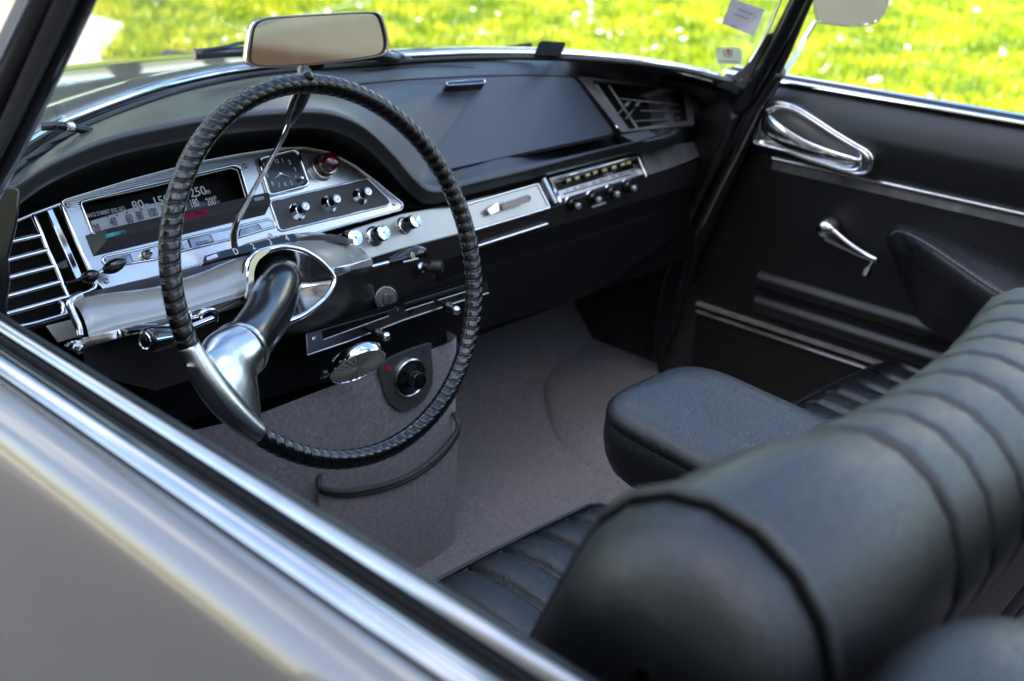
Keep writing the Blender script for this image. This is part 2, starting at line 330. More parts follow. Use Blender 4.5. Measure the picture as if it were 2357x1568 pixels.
mb.add(base+top, [(0, 1, 5, 4), (1, 2, 6, 5), (2, 3, 7, 6), (3, 0, 4, 7), (4, 5, 6, 7)]); mb.build('lid_handle', 'gloss', gl, bevel=.0015)
Q = [lerp(v, sum(top, Vector())/4, .0)+up*.0008 for v in top]; tube(MB(), rnd(Q, .003), .0012, 8, True).build('lid_handle_trim', 'chrome', gl)
# ---- right-hand face vent
fr = z('C', (715, 575), (1560, 655), (1575, 930), (1040, 985)); hole = z('C', (820, 605), (1500, 672), (1525, 900), (1090, 965))
P_('vent_frame', VT, fr, 'ventm', dash, .004, r=.004, holes=[(hole, .004)], lift=.004)
P_('vent_shadow', VT, z('C', (790, 590), (1530, 665), (1545, 915), (1070, 975)), 'black', dash, .002, lift=-.026, bevel=0)
P_('vent_sill', VT, z('C', (1035, 1000), (1230, 965), (1310, 1000), (1145, 1055)), 'pad', dash, .003, lift=.002)
for a_, b_ in (((1035, 710), (1480, 755)), ((1190, 798), (1480, 802)), ((1150, 875), (1480, 853)), ((1180, 960), (1525, 890))):
    tube(MB(), [VT(z('C', a_), -.006), VT(z('C', b_), -.006)], .0014, 8).build('vent_slat', 'ventm', dash)
for a_, b_, w in (((860, 615), (1105, 960), .0045), ((955, 620), (1175, 950), .0035)):
    tube(MB(), [VT(z('C', a_), -.004), VT(z('C', b_), -.004)], w*.7, 6).build('vent_fin', 'ventm', dash)
for a_, b_ in (((1000, 860), (1110, 775)), ((1070, 880), (1195, 755))):
    s_, e_ = VT(z('C', a_), .0), VT(z('C', b_), .014); tube(MB(), [s_, lerp(s_, e_, .55)], .0017, 8).build('vent_lever', 'gloss', dash)
    d_ = (e_-s_).normalized(); lathe(MB(), [(.001, 0), (.0042, .002), (.005, .008), (.0042, .014), (.001, .016)], lerp(s_, e_, .5), d_, 16).build('vent_lever_knob', 'gloss', dash)
for q in (z('C', (762, 597)), z('C', (1012, 938)), z('D', (272, 605))):
    lathe(MB(), [(.0036, 0), (.0036, .001), (.002, .0018), (.0005, .0012)], VT(q, .002), VT.N, 14).build('screw', 'chrome', dash)
# side end of the dash
mb = MB(); e0 = [VT(p) for p in z('C', (1570, 660), (1600, 930))]
# ---- instrument panel
outline = [(240, 668), (222, 650), (180, 560), (141, 466), (148, 460), (300, 414), (450, 374), (560, 354), (640, 342), (700, 340), (757, 351), (815, 381), (870, 424), (923, 467), (927, 475), (921, 484), (800, 517), (640, 562), (420, 621), (250, 669)]
spd = [(184, 466), (300, 436), (430, 406), (537, 381), (552, 386), (571, 450), (573, 456), (400, 497), (212, 540)]
winrow = z('N', (610, 300), (650, 250), (1000, 180), (1700, 20), (1990, -50), (2600, -190), (3070, -300), (3130, -270), (3175, -195), (2600, -30), (1850, 150), (1400, 290), (700, 400))
w1 = z('N', (650, 300), (1010, 220), (1060, 350), (690, 410)); w1b = z('N', (1600, 60), (1760, 20), (1810, 140), (1650, 190)); w2 = z('N', (1890, 5), (2200, -60), (2240, 30), (1930, 120))
w3 = z('F', (392, 878), (560, 832), (600, 890), (380, 945))
blk = z('F', (678, 605), (1615, 385), (1640, 385), (1862, 600), (1835, 645), (805, 893), (770, 880))
ip = P_('instrument_panel', PAN, outline, 'alu', car, .004, holes=[(spd, .003)], bevel=.0008, label='ribbed aluminium instrument panel with speedometer drum, clock and switches')
bead('panel_edge_trim', PAN, outline, .0016, 'chrome', ip, lift=.001)
bead('speedometer_bezel', PAN, spd, .0017, 'chrome', ip, r=.003, lift=.001)
bead('speedometer_inner_bezel', PAN, [(q[0]+3*(q[0] < 300)-3*(q[0] > 500), q[1]+(4 if q[1] < 480 and q[0] > 190 else -2)) for q in spd], .0009, 'steel', ip, r=.003, lift=-.003)
# speedometer recess
mb = MB(); f_ = [PAN(p, -.001) for p in spd]; b_ = [p-PAN.N*.030 for p in f_]; grid(mb, [f_+[f_[0]], b_+[b_[0]]]); mb.build('speedometer_recess', 'black', ip)
P_('speedometer_back', PAN, [(170, 440), (545, 360), (600, 470), (200, 560)], 'black', ip, .001, lift=-.029, bevel=0)
DR = PAN.off(-.024)
def EF(*pts): return z('E', *pts)
P_('drum_scale', DR, EF((890, 790), (1150, 700), (1560, 610), (1800, 620), (2080, 600), (2150, 590), (2180, 720), (1700, 820), (1200, 910), (920, 960)), 'drumdark', ip, .001, bevel=0)
P_('drum_light_scale', DR, EF((885, 800), (1100, 735), (1290, 672), (1560, 612), (1740, 600), (1800, 700), (1500, 790), (1050, 890), (915, 930)), 'dialwhite', ip, .001, lift=.0012, bevel=0)
RU = (DR.R+DR.U*.02, DR.U)
def tx(s, k, p, size, m, pl=DR, lift=.0026, ip=ip, name='numeral', sq=1., rot=0): 
    R = pl.R*math.cos(R_(rot))+pl.U*math.sin(R_(rot)); U = pl.U*math.cos(R_(rot))-pl.R*math.sin(R_(rot))
    return text(name, s, pl(z(k, p), lift), R, U, size, m, ip, squeeze=sq)
for s_, p_ in (('20', (945, 880)), ('40', (1105, 812)), ('60', (1262, 782)), ('80', (1365, 752)), ('100', (1490, 722)), ('120', (1620, 690))): tx(s_, 'E', p_, .0155, 'print_k', sq=.55)
for s_, p_ in (('160', (1770, 665)), ('180', (1895, 630)), ('200\u00b0', (2070, 612))): tx(s_, 'E', p_, .0155, 'print_w', sq=.55)
for s_, p_ in (('80', (1345, 650)), ('150', (1570, 605)), ('250', (1930, 518))): tx(s_, 'E', p_, .0165, 'print_w', sq=.95)
for p_ in ((1430, 645), (2030, 512)): tx('m', 'E', p_, .010, 'print_w', sq=.8)
tx("DISTANCE D'ARRET (SOL SEC)", 'E', (1000, 722), .0068, 'print_w', sq=.62)
for p_ in ((1048, 762), (1140, 750), (1240, 720), (1383, 690)): tx('\u2022', 'E', p_, .009, 'print_k')
P_('drum_cursor', DR, EF((1900, 560), (1925, 556), (1916, 576)), 'print_w', ip, .0008, lift=.003, bevel=0)
# black wedge tray under the drum, with its coloured telltales
TR = PAN
t0, t1, t2, t3 = [PAN(p, .0005) for p in (z('E', (835, 940), (1020, 885)) + z('F', (655, 520), (635, 735)))]; t4 = PAN(z('E', (915, 1142)), .0005); k0 = PAN(z('E', (1030, 990)), .010); k1 = PAN(z('F', (660, 640)), .010); k2 = PAN(z('E', (1022, 886)), .004); k3 = PAN(z('F', (655, 522)), .004)
mb = MB(); mb.add([t0, k2, k0, t4, k3, k1, t3], [(0, 1, 2, 3), (1, 4, 5, 2), (2, 5, 6, 3)]); mb.build('drum_tray', 'crackle', ip, sharp=10)
FC = Plane(k0, k1-k0, (k2-k0))
for nm, k, pts in (('teal_telltale', 'E', ((1030, 930), (1220, 888), (1235, 912), (1040, 970))), ('red_telltale', 'E', ((1745, 745), (2020, 690), (2035, 725), (1760, 785))), ('blue_telltale', 'F', ((520, 575), (620, 555), (630, 585), (535, 605)))):
    P_(nm, FC, z(k, *pts), {'t': 'teal', 'r': 'redwin', 'b': 'bluewin'}[nm[0]], ip, .001, lift=.0012, bevel=.0004)
# row of small windows
bead('window_row_bezel', PAN, winrow, .0017, 'chrome', ip, r=.004, lift=.001)
P_('window_row', PAN, winrow, 'steel', ip, .001, r=.004, lift=.0013, bevel=0)
for w_ in (w1, w1b, w2, w3):
    c_ = [lerp(PAN(p, .002), sum([PAN(q, .002) for q in w_], Vector())/4, -.10) for p in w_]
    plate(MB(), rnd(c_, .0015), (), PAN.N, .001).build('window_surround', 'black', ip)
    P_('sky_tinted_window', PAN, w_, 'bluewin', ip, .001, r=.002, lift=.0028, bevel=.0003)
tx('42010', 'N', (2070, 60), .0072, 'print_k', PAN, .0031, sq=.9, name='odometer_digits')
c_, d_, _L = fitknob(PAN, z('N', (1180, 275)), z('N', (1360, 150)), .015, .022)
lathe(MB(), [(.0062, 0), (.0062, .004), (.0045, .006), (.0045, .012), (.0038, .013), (.0033, .016), (.0015, .0195), (.0003, .02)], c_, d_, 24).build('trip_reset_knob', 'steel', ip)
# clock
ck = z('F', (560, 195), (900, 108), (950, 135), (1048, 415), (1020, 460), (690, 545), (660, 530))
bead('clock_bezel', PAN, ck, .0028, 'chrome', ip, r=.006, lift=.003)
ckf = P_('clock', PAN, ck, 'dial', ip, .003, r=.006, lift=.003, bevel=0, label='rectangular clock with white numerals and hands')
for s_, p_ in (('11', (628, 262)), ('12', (738, 220)), ('1', (797, 212)), ('2', (866, 230)), ('3', (920, 300)), ('4', (928, 380)), ('5', (884, 432)), ('6', (823, 442)), ('7', (764, 455)), ('8', (697, 438)), ('9', (648, 366))):
    tx(s_, 'F', p_, .0085, 'print_w', PAN, .0034, ip=ip, sq=.8, name='clock_numeral')
cc = z('F', (770, 338))
P_('hour_hand', PAN, z('F', (775, 328), (783, 346), (710, 395)), 'print_w', ip, .0006, lift=.0042, bevel=0)
P_('minute_hand', PAN, z('F', (780, 340), (785, 352), (876, 375)), 'print_w', ip, .0006, lift=.0046, bevel=0)
lathe(MB(), [(.0022, 0), (.0022, .001), (.0005, .0014)], PAN(cc, .0045), PAN.N, 14).build('clock_hub', 'steel', ip)
lathe(MB(), [(.0030, 0), (.0030, .005), (.002, .006), (.0003, .0062)], PAN(z('F', (965, 392)), .004), PAN.N, 14).build('clock_setting_knob', 'chrome', ip)
# warning lamp
c_, d_, _L = fitknob(PAN, z('F', (1190, 280)), z('F', (1290, 205)), .022, .034)
lathe(MB(), [(.0175, 0), (.018, .002), (.0165, .007), (.0155, .0075)], c_, d_, 40).build('lamp_ring', 'steel', ip)
lathe(MB(), [(.0155, .004), (.0155, .014), (.0142, .015), (.0142, .017), (.0136, .018)], c_, d_, 40).build('lamp_base', 'redlens', ip)
lathe(MB(), [(.0143, .0175), (.0148, .018), (.0143, .0188)], c_, d_, 40).build('lamp_band', 'steel', ip)
lathe(MB(), [(.0125, .018), (.0125, .026), (.0115, .0295), (.0085, .032), (.004, .0333), (.0003, .0336)], c_, d_, 40).build('warning_lamp', 'redlens', ip, label='dark red warning lamp in a metal ring')
# black inset with three switches
P_('switch_inset', PAN, blk, 'crackle', ip, .001, r=.004, lift=.0012, bevel=0)
bead('inset_trim', PAN, blk, .0016, 'chrome', ip, r=.004, lift=.001)
for b_, t_ in (((955, 700), (1030, 652)), ((1262, 628), (1338, 578)), ((1562, 548), (1645, 505))):
    c_, d_, _L = fitknob(PAN, z('F', b_), z('F', t_), .017, .024)
    kn = lathe(MB(), [(.0128, 0), (.0128, .001), (.0068, .0075), (.0062, .0078)], c_, d_, 12).build('switch_escutcheon', 'chrome', ip, sharp=20)
    lathe(MB(), [(.0055, .006), (.0062, .011), (.0063, .020), (.0058, .021)], c_, d_, 28).build('switch_knob', 'gloss', ip)
    lathe(MB(), [(.0054, .0205), (.0056, .0213), (.003, .0216), (.0003, .0212)], c_, d_, 14).build('switch_cap', 'steel', ip, sharp=8)
for q in (z('E', (668, 640)), z('F', (440, 258)), z('E', (1040, 1382)), z('F', (690, 945)), z('F', (1902, 620))):
    lathe(MB(), [(.0036, 0), (.0036, .0008), (.0026, .0016), (.0014, .0016), (.0004, .0005)], PAN(q, .0005), PAN.N, 16).build('panel_screw', 'steel', ip)
# ---------------------------------------------------------------- left air grille
GR = PAN
P_('grille_backing', GR, z('O', (20, 460), (120, 400), (320, 320), (600, 230), (910, 960), (950, 1070), (690, 1180), (680, 1330), (330, 1420), (60, 1330)), 'black', dash, .002, lift=-.03, bevel=0)
gr = bead('air_grille', GR, z('O', (60, 450), (110, 425), (310, 338), (440, 290), (585, 235), (600, 262), (760, 640), (905, 965), (935, 1060), (850, 1100), (670, 1150), (672, 1250), (655, 1320), (330, 1412), (100, 1460), (40, 1480), (0, 1400), (0, 500)), .0030, 'chrome', car, r=.004, lift=.001, label='chrome barred air outlet at the driver end of the dashboard')
for a_, b_ in (((30, 625), (388, 545)), ((30, 800), (455, 692)), ((40, 972), (515, 850)), ((50, 1150), (595, 1000)), ((60, 1318), (660, 1150)), ):
    tube(MB(), [GR(z('O', a_), .001), GR(z('O', b_), .001)], .0032, 12).build('grille_bar', 'chrome', gr)
tube(MB(), [GR(q, .001) for q in z('O', (315, 345), (400, 530), (460, 690), (545, 870), (600, 1010), (665, 1155))], .0030, 12).build('grille_upright', 'chrome', gr)
tube(MB(), [GR(q, .0012) for q in z('O', (572, 1195), (605, 1215), (618, 1290), (600, 1322))], .0028, 10).build('grille_upright', 'chrome', gr)
P_('grille_fin', GR, z('O', (440, 305), (505, 285), (795, 945), (745, 1000)), 'chrome', gr, .012, lift=.004, bevel=.0012)
P_('grille_side_trim', GR, z('O', (600, 240), (625, 260), (925, 985), (905, 1000)), 'steel', gr, .01, lift=.002, bevel=.001)
P_('grille_vane', GR, z('O', (510, 850), (640, 785), (665, 860), (600, 880)), 'crackle', gr, .01, lift=.003)
P_('lower_corner_panel', GR, z('O', (440, 1440), (715, 1370), (790, 1540), (560, 1600)), 'dashpaint', dash, .003, lift=.004)
def pod(p, q, r, m, parent, name):
    p, q = Vector(p), Vector(q); d = q-p; L = d.length
    lathe(MB(), [(r*math.sin(math.pi*max(.02, min(.98, t)))**.55, L*t) for t in [i/14 for i in range(15)]], p, d, 24).build(name, m, parent, sharp=80)
pod(GR(z('O', (748, 1015)), .014), GR(z('O', (900, 975)), .024), .0075, 'gloss', dash, 'ventilation_lever_knob')
pod(GR(z('O', (945, 945)), .016), GR(z('O', (1140, 868)), .030), .0078, 'gloss', dash, 'ventilation_lever_knob')
tube(MB(), [GR(z('O', (890, 970)), .018), GR(z('O', (960, 935)), .018)], .0022, 10).build('ventilation_lever', 'chrome', dash)
tube(MB(), [GR(z('O', (640, 1020)), .004), GR(z('O', (760, 1010)), .014)], .0022, 8).build('ventilation_lever', 'gloss', dash)
# ---------------------------------------------------------------- crackle scroll under the panel and gear indicator
top = [(236, 671), (330, 646), (420, 623), (530, 594), (640, 564), (700, 548), (740, 540), (775, 541), (812, 552)]
bot = [(170, 690), (240, 676), (300, 669), (359, 660), (440, 636), (520, 606), (600, 577), (680, 556), (815, 562)]
a = cr([PAN(p, .001) for p in top], 5); c = cr([ony(p, .243) for p in bot], 5)
grid(MB(), [[lerp(p, q, t)+Vector((0, 0, .004*math.sin(math.pi*t))) for t in (0, .3, .6, 1)] for p, q in zip(a, c)]).build('panel_apron', 'crackle', dash)
IP0 = ony(z('F', (500, 1080)), .236); IND = Plane(IP0, (1, 0, 0), (0, .75, .66))
ind = P_('gear_indicator', IND, z('F', (38, 1140), (190, 1092), (915, 915), (965, 978), (870, 1008), (200, 1160), (30, 1212)), 'gloss', dash, .008, r=.003, bevel=.0015)
for s_, p_ in (('D', (350, 1097)), ('2', (519, 1047)), ('3', (687, 1004)), ('4', (853, 966))):
    text('gear_numeral', s_, IND(z('F', p_), .0004), IND.R, IND.U, .012, 'print_w', dash, squeeze=.75)
P_('gear_indicator_lamp', IND, z('F', (60, 1150), (160, 1115), (180, 1150), (70, 1185)), 'steel', dash, .001, lift=.0008)
# gear lever
pts = [ony(z('F', (345, 1080)), .272), ony(z('F', (330, 1000)), .266), ony(z('F', (332, 900)), .262), ony(z('F', (375, 770)), .250), ony(z('F', (470, 590)), .235), ony(z('F', (640, 290)), .205), ony(z('F', (800, 0)), .175), ony(z('B', (478, 915)), .165)]
P = cr(pts, 8); gv = tube(MB(), P, [.0046 if i < 14 else .0046-.0018*min(1, (i-14)/20) for i in range(len(P))], 14).build('gear_lever', 'chrome', car, sharp=60, label='slim chrome gear lever with a black grip, behind the wheel rim')
g = cr([ony(z('B', (480, 912)), .165), ony(z('B', (500, 850)), .158), ony(z('B', (545, 750)), .146), ony(z('B', (592, 640)), .132), ony(z('B', (615, 560)), .122), ony(z('B', (628, 520)), .118)], 6)
tube(MB(), g, [.0040, .0046, .0052, .0058, .0063, .0068, .0073, .0077, .0081, .0084, .0087, .0089, .0091, .0092, .0093, .0093, .0093, .0093, .0092, .0090, .0088, .0085, .0081, .0076, .0070, .0062, .0052, .004, .003, .002, .001][:len(g)], 20).build('lever_grip', 'gloss', gv, sharp=70)
# ---------------------------------------------------------------- painted wing and steering cowl
MO = Plane(WC-WN*.150, WU, WV)
wt = [(160, 698), (172, 688), (240, 675), (300, 668), (359, 659), (420, 640), (469, 624), (520, 604), (548, 594), (574, 588)]
wb = [(205, 776), (230, 768), (262, 758), (320, 744), (380, 729), (430, 714), (490, 698), (530, 687), (560, 680), (580, 672)]
a = cr([ony(p, .240) for p in wt], 6); c = cr([ony(p, .178) for p in wb], 6)
rows = []
for p, q in zip(a, c):
    r_ = [p+Vector((0, .012, -.012))]
    for t in [i/10 for i in range(11)]: r_.append(lerp(p, q, t)+Vector((0, -.006, .010))*math.sin(math.pi*t)**.8)
    r_.append(q+Vector((0, .004, -.008))); rows.append(r_)
cw = grid(MB(), rows).build('column_cowl', 'dashpaint', car, sharp=180, label='light grey painted cowl with a chrome bowl around the steering column')
rim_px = [(570, 616), (582, 596), (604, 580), (648, 569), (690, 575), (722, 591), (748, 612), (768, 639), (765, 662), (745, 690), (715, 714), (684, 732), (650, 742), (612, 738), (582, 712), (568, 665)]
rimp = cr([MO(p) for p in rim_px], 5, True); n = len(rimp); cen = sum(rimp, Vector())/n
tube(MB(), rimp, [.0036+.0030*max(0, min(1, (cen.x-p.x+.01)/.045)) for p in rimp], 14, True).build('bowl_rim', 'chrome', cw, sharp=70)
rows = []
for s_, d_ in ((1, .0), (.97, -.003), (.91, -.009), (.82, -.017), (.70, -.026), (.54, -.034), (.35, -.039), (.02, -.041)):
    rows.append([cen+(p-cen)*s_+WN*d_ for p in rimp])
grid(MB(), rows, True).build('column_bowl', 'bowl', cw, sharp=180)
# cowl shell from the rim back to the fascia, lower half darkened to imitate dark reflections
out_px = [(558, 618), (572, 590), (600, 574), (655, 559), (712, 550), (770, 548), (822, 566), (858, 604), (862, 650), (855, 700), (800, 748), (700, 775), (640, 790), (590, 770), (555, 730), (550, 670)]
outp = cr([ony(p, .262) for p in out_px], 5, True)
def shell(i0, i1, m, name):
    rows = []
    for i in range(i0, i1+1):
        p, q = rimp[i % n], outp[i % n]; rows.append([p+WN*.001, p+(p-cen).normalized()*.003]+[lerp(p, q, t)+(p-cen).normalized()*(.003 if i1 == 35 else .009)*math.sin(math.pi*t**.7) for t in (.08, .2, .35, .5, .65, .8, .92, 1)]+[q+Vector((0, .03, 0))])
    grid(MB(), rows).build(name, m, cw, sharp=180)
shell(-6, 35, 'dashpaint', 'cowl_top'); shell(35, 74, 'fascia', 'cowl_underside')
CT = Plane(MO(z('I', (1280, 400))), (1, .12, .0), (0, .3, .95))
P_('cowl_trim', CT, z('I', (1262, 352), (1400, 322), (1545, 280), (1565, 300), (1556, 345), (1400, 378), (1288, 408)), 'chrome', cw, .010, lift=.002, bevel=.0015)
WS = Plane(ony((400, 735), .174), (1, 0, 0), (0, .25, .97))
P_('wing_trim', WS, z('H', (600, 725), (900, 648), (1220, 572), (1370, 528), (1600, 465), (1810, 402), (1885, 395), (1872, 452), (1590, 540), (1560, 520), (1500, 535), (1480, 572), (1220, 640), (900, 712), (640, 785)), 'chrome', cw, .006, lift=.003, bevel=.002)
tube(MB(), cr([ony(q, .215-.03*i/5) for i, q in enumerate(z('N', (300, 815), (190, 870), (145, 950), (200, 1120), (280, 1290), (300, 1420)))], 5), .0042, 10).build('wing_edge_seal', 'steel', cw)
BP_ = Plane(ony((569, 640), .172), (1, 0, 0), (0, .35, .94)); plate(MB(), cr([BP_(q, .001) for q in z('R', (1075, 506), (980, 535), (905, 600), (870, 690), (862, 800), (856, 890), (842, 950), (862, 1000), (925, 985), (922, 900), (912, 790), (922, 700), (962, 620), (1030, 562))], 5, True), (), BP_.N, .004).build('bowl_surround', 'chrome', cw, bevel=.0018, sharp=30)
P_('end_bracket', WS, z('H', (470, 795), (500, 758), (605, 728), (628, 785), (600, 835), (545, 825)), 'chrome', cw, .008, r=.003, lift=.005, bevel=.0015)
lathe(MB(), [(.0052, 0), (.0052, .001), (.0035, .003), (.0012, .0032), (.0003, .002)], WS(z('H', (560, 800)), .0055), WS.N, 16).build('bracket_screw', 'chrome', cw)
# bonnet/parking handle on the left below the wing
P_('under_dash_shade', Plane((0, .262, .6), (1, 0, 0), (0, .1, 1)), [(330, 800), (560, 720), (700, 770), (900, 690), (1114, 617), (1264, 572), (1421, 522), (1540, 480), (1560, 540), (1400, 655), (1330, 690), (1060, 772), (900, 838), (560, 932), (420, 970), (330, 940)], 'black', dash, .01)  # black sheet standing in for the deep shade under the dash
h0, h1 = ony(z('H', (1068, 745)), .142), ony(z('H', (1290, 705)), .150)
hd = tube(MB(), [h0, lerp(h0, h1, .06), lerp(h0, h1, .2), lerp(h0, h1, .6), h1], [.008, .0125, .0138, .0128, .011], 20).build('hand_brake_release', 'gloss', car, sharp=70, label='glossy black pull handle on a chrome rod under the cowl')
lathe(MB(), [(.0085, -.001), (.0092, 0), (.0085, .001), (.006, -.001)], h0, h0-h1, 24).build('handle_end_ring', 'chrome', hd)
tube(MB(), [lerp(h0, h1, .15)+Vector((0, -.012, .004)), lerp(h0, h1, .9)+Vector((0, -.010, .003))], .0025, 10).build('handle_inlay', 'chrome', hd)
tube(MB(), cr([ony(z('H', (1290, 690)), .148), ony(z('H', (1400, 645)), .150), ony(z('H', (1500, 605)), .152), ony(z('H', (1565, 580)), .154)], 4), .0034, 12).build('handle_rod', 'chrome', hd)
tube(MB(), cr([ony(q, .160) for q in z('H', (1480, 590), (1478, 555), (1500, 528), (1560, 515), (1590, 545), (1588, 600))], 5), .0026, 10).build('handle_guide', 'chrome', hd)
# knee panel behind
KP = Plane(ony((300, 780), .20), (1, 0, 0), (0, .2, 1))
P_('knee_panel', KP, [(190, 790), (580, 690), (640, 720), (640, 780), (480, 860), (360, 900), (200, 860)], 'fascia', dash, .003)
# ---------------------------------------------------------------- fascia band, tray and black lower fascia
BN = Plane(ony((1090, 470), .302), (1, 0, 0), (0, math.cos(R_(62)), math.sin(R_(62))))
P_('dash_band', BN, [(690, 572), (800, 530), (925, 492), (1070, 464), (1252, 418), (1268, 478), (1099, 527), (921, 574), (800, 612), (740, 610)], 'band', dash, .003, bevel=.0012)
FZ = BN((1099, 527)); FA = Plane(FZ, (1, 0, 0), (0, -.02, 1))
P_('lower_fascia', FA, [(700, 640), (921, 574), (1099, 527), (1268, 478), (1480, 402), (1600, 375), (1655, 350), (1650, 400), (1500, 490), (1421, 522), (1264, 572), (1114, 617), (921, 682), (740, 740)], 'fascia', dash, .004, bevel=.002)
TRP = BN.off(.010); tray_px = z('G', (470, 480), (1012, 325), (1100, 500), (520, 672))
ty = P_('ashtray_drawer', TRP, tray_px, 'band', car, .008, r=.002, bevel=.0015, label='metal ashtray drawer with a black pull in the dashboard')
bead('drawer_trim', TRP, tray_px, .0022, 'chrome', ty, r=.002)
TF = Plane(TRP(z('G', (1095, 503))), (1, 0, 0), (0, -.05, 1)); P_('drawer_front', TF, z('G', (500, 680), (1090, 506), (1080, 612), (500, 795)), 'fascia', ty, .006, lift=-.001)
tube(MB(), [TF(z('G', (500, 800)), .002), TF(z('G', (1075, 617)), .002)], .0026, 10).build('drawer_lower_trim', 'chrome', ty)
HP = TRP.off(.003); P_('drawer_pull', HP, z('G', (720, 478), (905, 420), (932, 440), (925, 468), (725, 528)), 'gloss', ty, .003, r=.002, lift=.010, bevel=.002)
bead('pull_trim', HP, z('G', (722, 476), (905, 418), (934, 440), (926, 452)), .0009, 'chrome', ty, closed=False, lift=.0105)
P_('pull_end', HP, z('G', (625, 520), (690, 470), (722, 478), (725, 525), (650, 558)), 'steel', ty, .006, r=.002, lift=.006, bevel=.002)
tube(MB(), [BN(z('G', q), .004) for q in ((1040, 290), (1130, 470))], .006, 8).build('drawer_end_cap', 'steel', ty)
# black gap between pad lip and lower dash, right part
up_ = [(1003, 441), (1200, 395), (1330, 362), (1458, 331), (1500, 325), (1560, 310), (1600, 298), (1650, 278), (1690, 255), (1715, 235)]
lo_ = [(1003, 478), (1210, 430), (1330, 400), (1475, 362), (1520, 352), (1570, 342), (1620, 336), (1660, 332), (1700, 330), (1730, 320)]
a = cr([ony(p, .285)+Vector((0, .005, -.013)) for p in up_], 4); c = cr([ony(p, .315) for p in lo_], 4)
grid(MB(), [[lerp(p, q, t)+Vector((0, .012*math.sin(math.pi*t), 0)) for t in (0, .3, .6, 1)] for p, q in zip(a, c)]).build('dash_underlip', 'black', dash)
EP = Plane(ony((1490, 400), .280), (1, .0, 0), (0, .55, .84))
P_('dash_end_panel', EP, z('C', (1172, 1112), (1400, 1062), (1600, 1045), (1748, 1060), (1660, 1130), (1520, 1195), (1380, 1245), (1242, 1292), (1232, 1240), (1190, 1150)), 'endpaint', dash, .004, r=.01, bevel=.002)
# ---------------------------------------------------------------- radio
RB = ony(z('P', (370, 925)), .288); RU_ = Plane(RB, (1, 0, 0), (0, math.cos(R_(52)), math.sin(R_(52)))); RL_ = Plane(RB, (1, 0, 0), (0, -.03, 1))
rd = P_('radio', RU_, z('P', (155, 570), (1640, 178), (1660, 200), (1822, 540), (1700, 575), (360, 960), (345, 1000)), 'radio', car, .02, lift=-.004, bevel=.001, label='car radio with push buttons, silver scale and four knobs')
P_('radio_bezel', RU_, z('P', (155, 570), (1640, 182), (1820, 545), (1760, 575), (1625, 232), (245, 632), (392, 985), (345, 998)), 'chrome', rd, .012, lift=.007, bevel=.0015)
P_('button_recess', RU_, z('P', (248, 635), (1622, 238), (1680, 400), (325, 775)), 'gloss', rd, .001, lift=-.002, bevel=0)
for cxp, cyp, m_ in ((510, 612, 'M'), (645, 577, 'O'), (820, 530, 'L'), (945, 487, 'A'), (1095, 447, 'K'), (1250, 400, 'R'), (1395, 357, 'G'), (1488, 328, 'P')):
    P_('push_button', RU_, z('P', (cxp-62, cyp-28), (cxp+48, cyp-58), (cxp+80, cyp+20), (cxp-28, cyp+52)), 'gloss', rd, .006, lift=.004, bevel=.001)
    P_('button_mark', RU_, z('P', (cxp-38, cyp-18), (cxp+26, cyp-36), (cxp+36, cyp+6), (cxp-26, cyp+24)), 'print_y', rd, .0005, lift=.0046, bevel=0)
P_('tuning_scale', RU_, z('P', (325, 785), (1600, 405), (1665, 535), (372, 918)), 'radio', rd, .002, lift=.003, bevel=.0006)
P_('tuning_slot', RU_, z('P', (420, 828), (1515, 502), (1520, 518), (425, 848)), 'black', rd, .0005, lift=.0036, bevel=0)
for i in range(11):
    t = i/10; q = (480+t*1050, 772-t*322); P_('scale_mark', RU_, z('P', (q[0], q[1]), (q[0]+26*(1+i % 3), q[1]-8*(1+i % 3)), (q[0]+30*(1+i % 3), q[1]-8*(1+i % 3)+18), (q[0]+6, q[1]+20)), 'print_k', rd, .0004, lift=.0036, bevel=0)
P_('knob_panel', RL_, z('P', (370, 925), (1680, 545), (1775, 560), (1715, 842), (335, 1280)), 'fascia', rd, .01, bevel=.001)
bead('knob_panel_trim', RL_, z('P', (335, 1280), (1715, 842), (1775, 560)), .0012, 'steel', rd, closed=False, lift=.001)
bead('radio_lower_trim', RL_, z('P', (265, 1355), (330, 1335), (520, 1285)), .0014, 'steel', rd, closed=False)
for i, (b_, t_) in enumerate((((545, 1022), (688, 1012)), ((882, 925), (1028, 915)), ((1182, 836), (1325, 820)), ((1462, 742), (1600, 724)))):
    c_, d_, _L = fitknob(RL_, z('P', b_), z('P', t_), .02, .03)
    lathe(MB(), [(.0120, 0), (.0128, .001), (.0112, .0026)], c_, d_, 30).build('knob_ring', 'chrome', rd)
    lathe(MB(), [(.0108, .001), (.0104, .010), (.0092, .0118), (.005, .012), (.005, .019)], c_, d_, 30).build('radio_knob', 'gloss', rd)
    lathe(MB(), [(.0050, .017), (.0052, .0225), (.004, .0238), (.0003, .024)], c_, d_, 20).build('knob_tip', 'radio', rd)
tube(MB(), [RL_(z('P', (880, 1030)), .004), RL_(z('P', (1100, 950)), .004)], .0016, 8).build('knob_index', 'radio', rd)
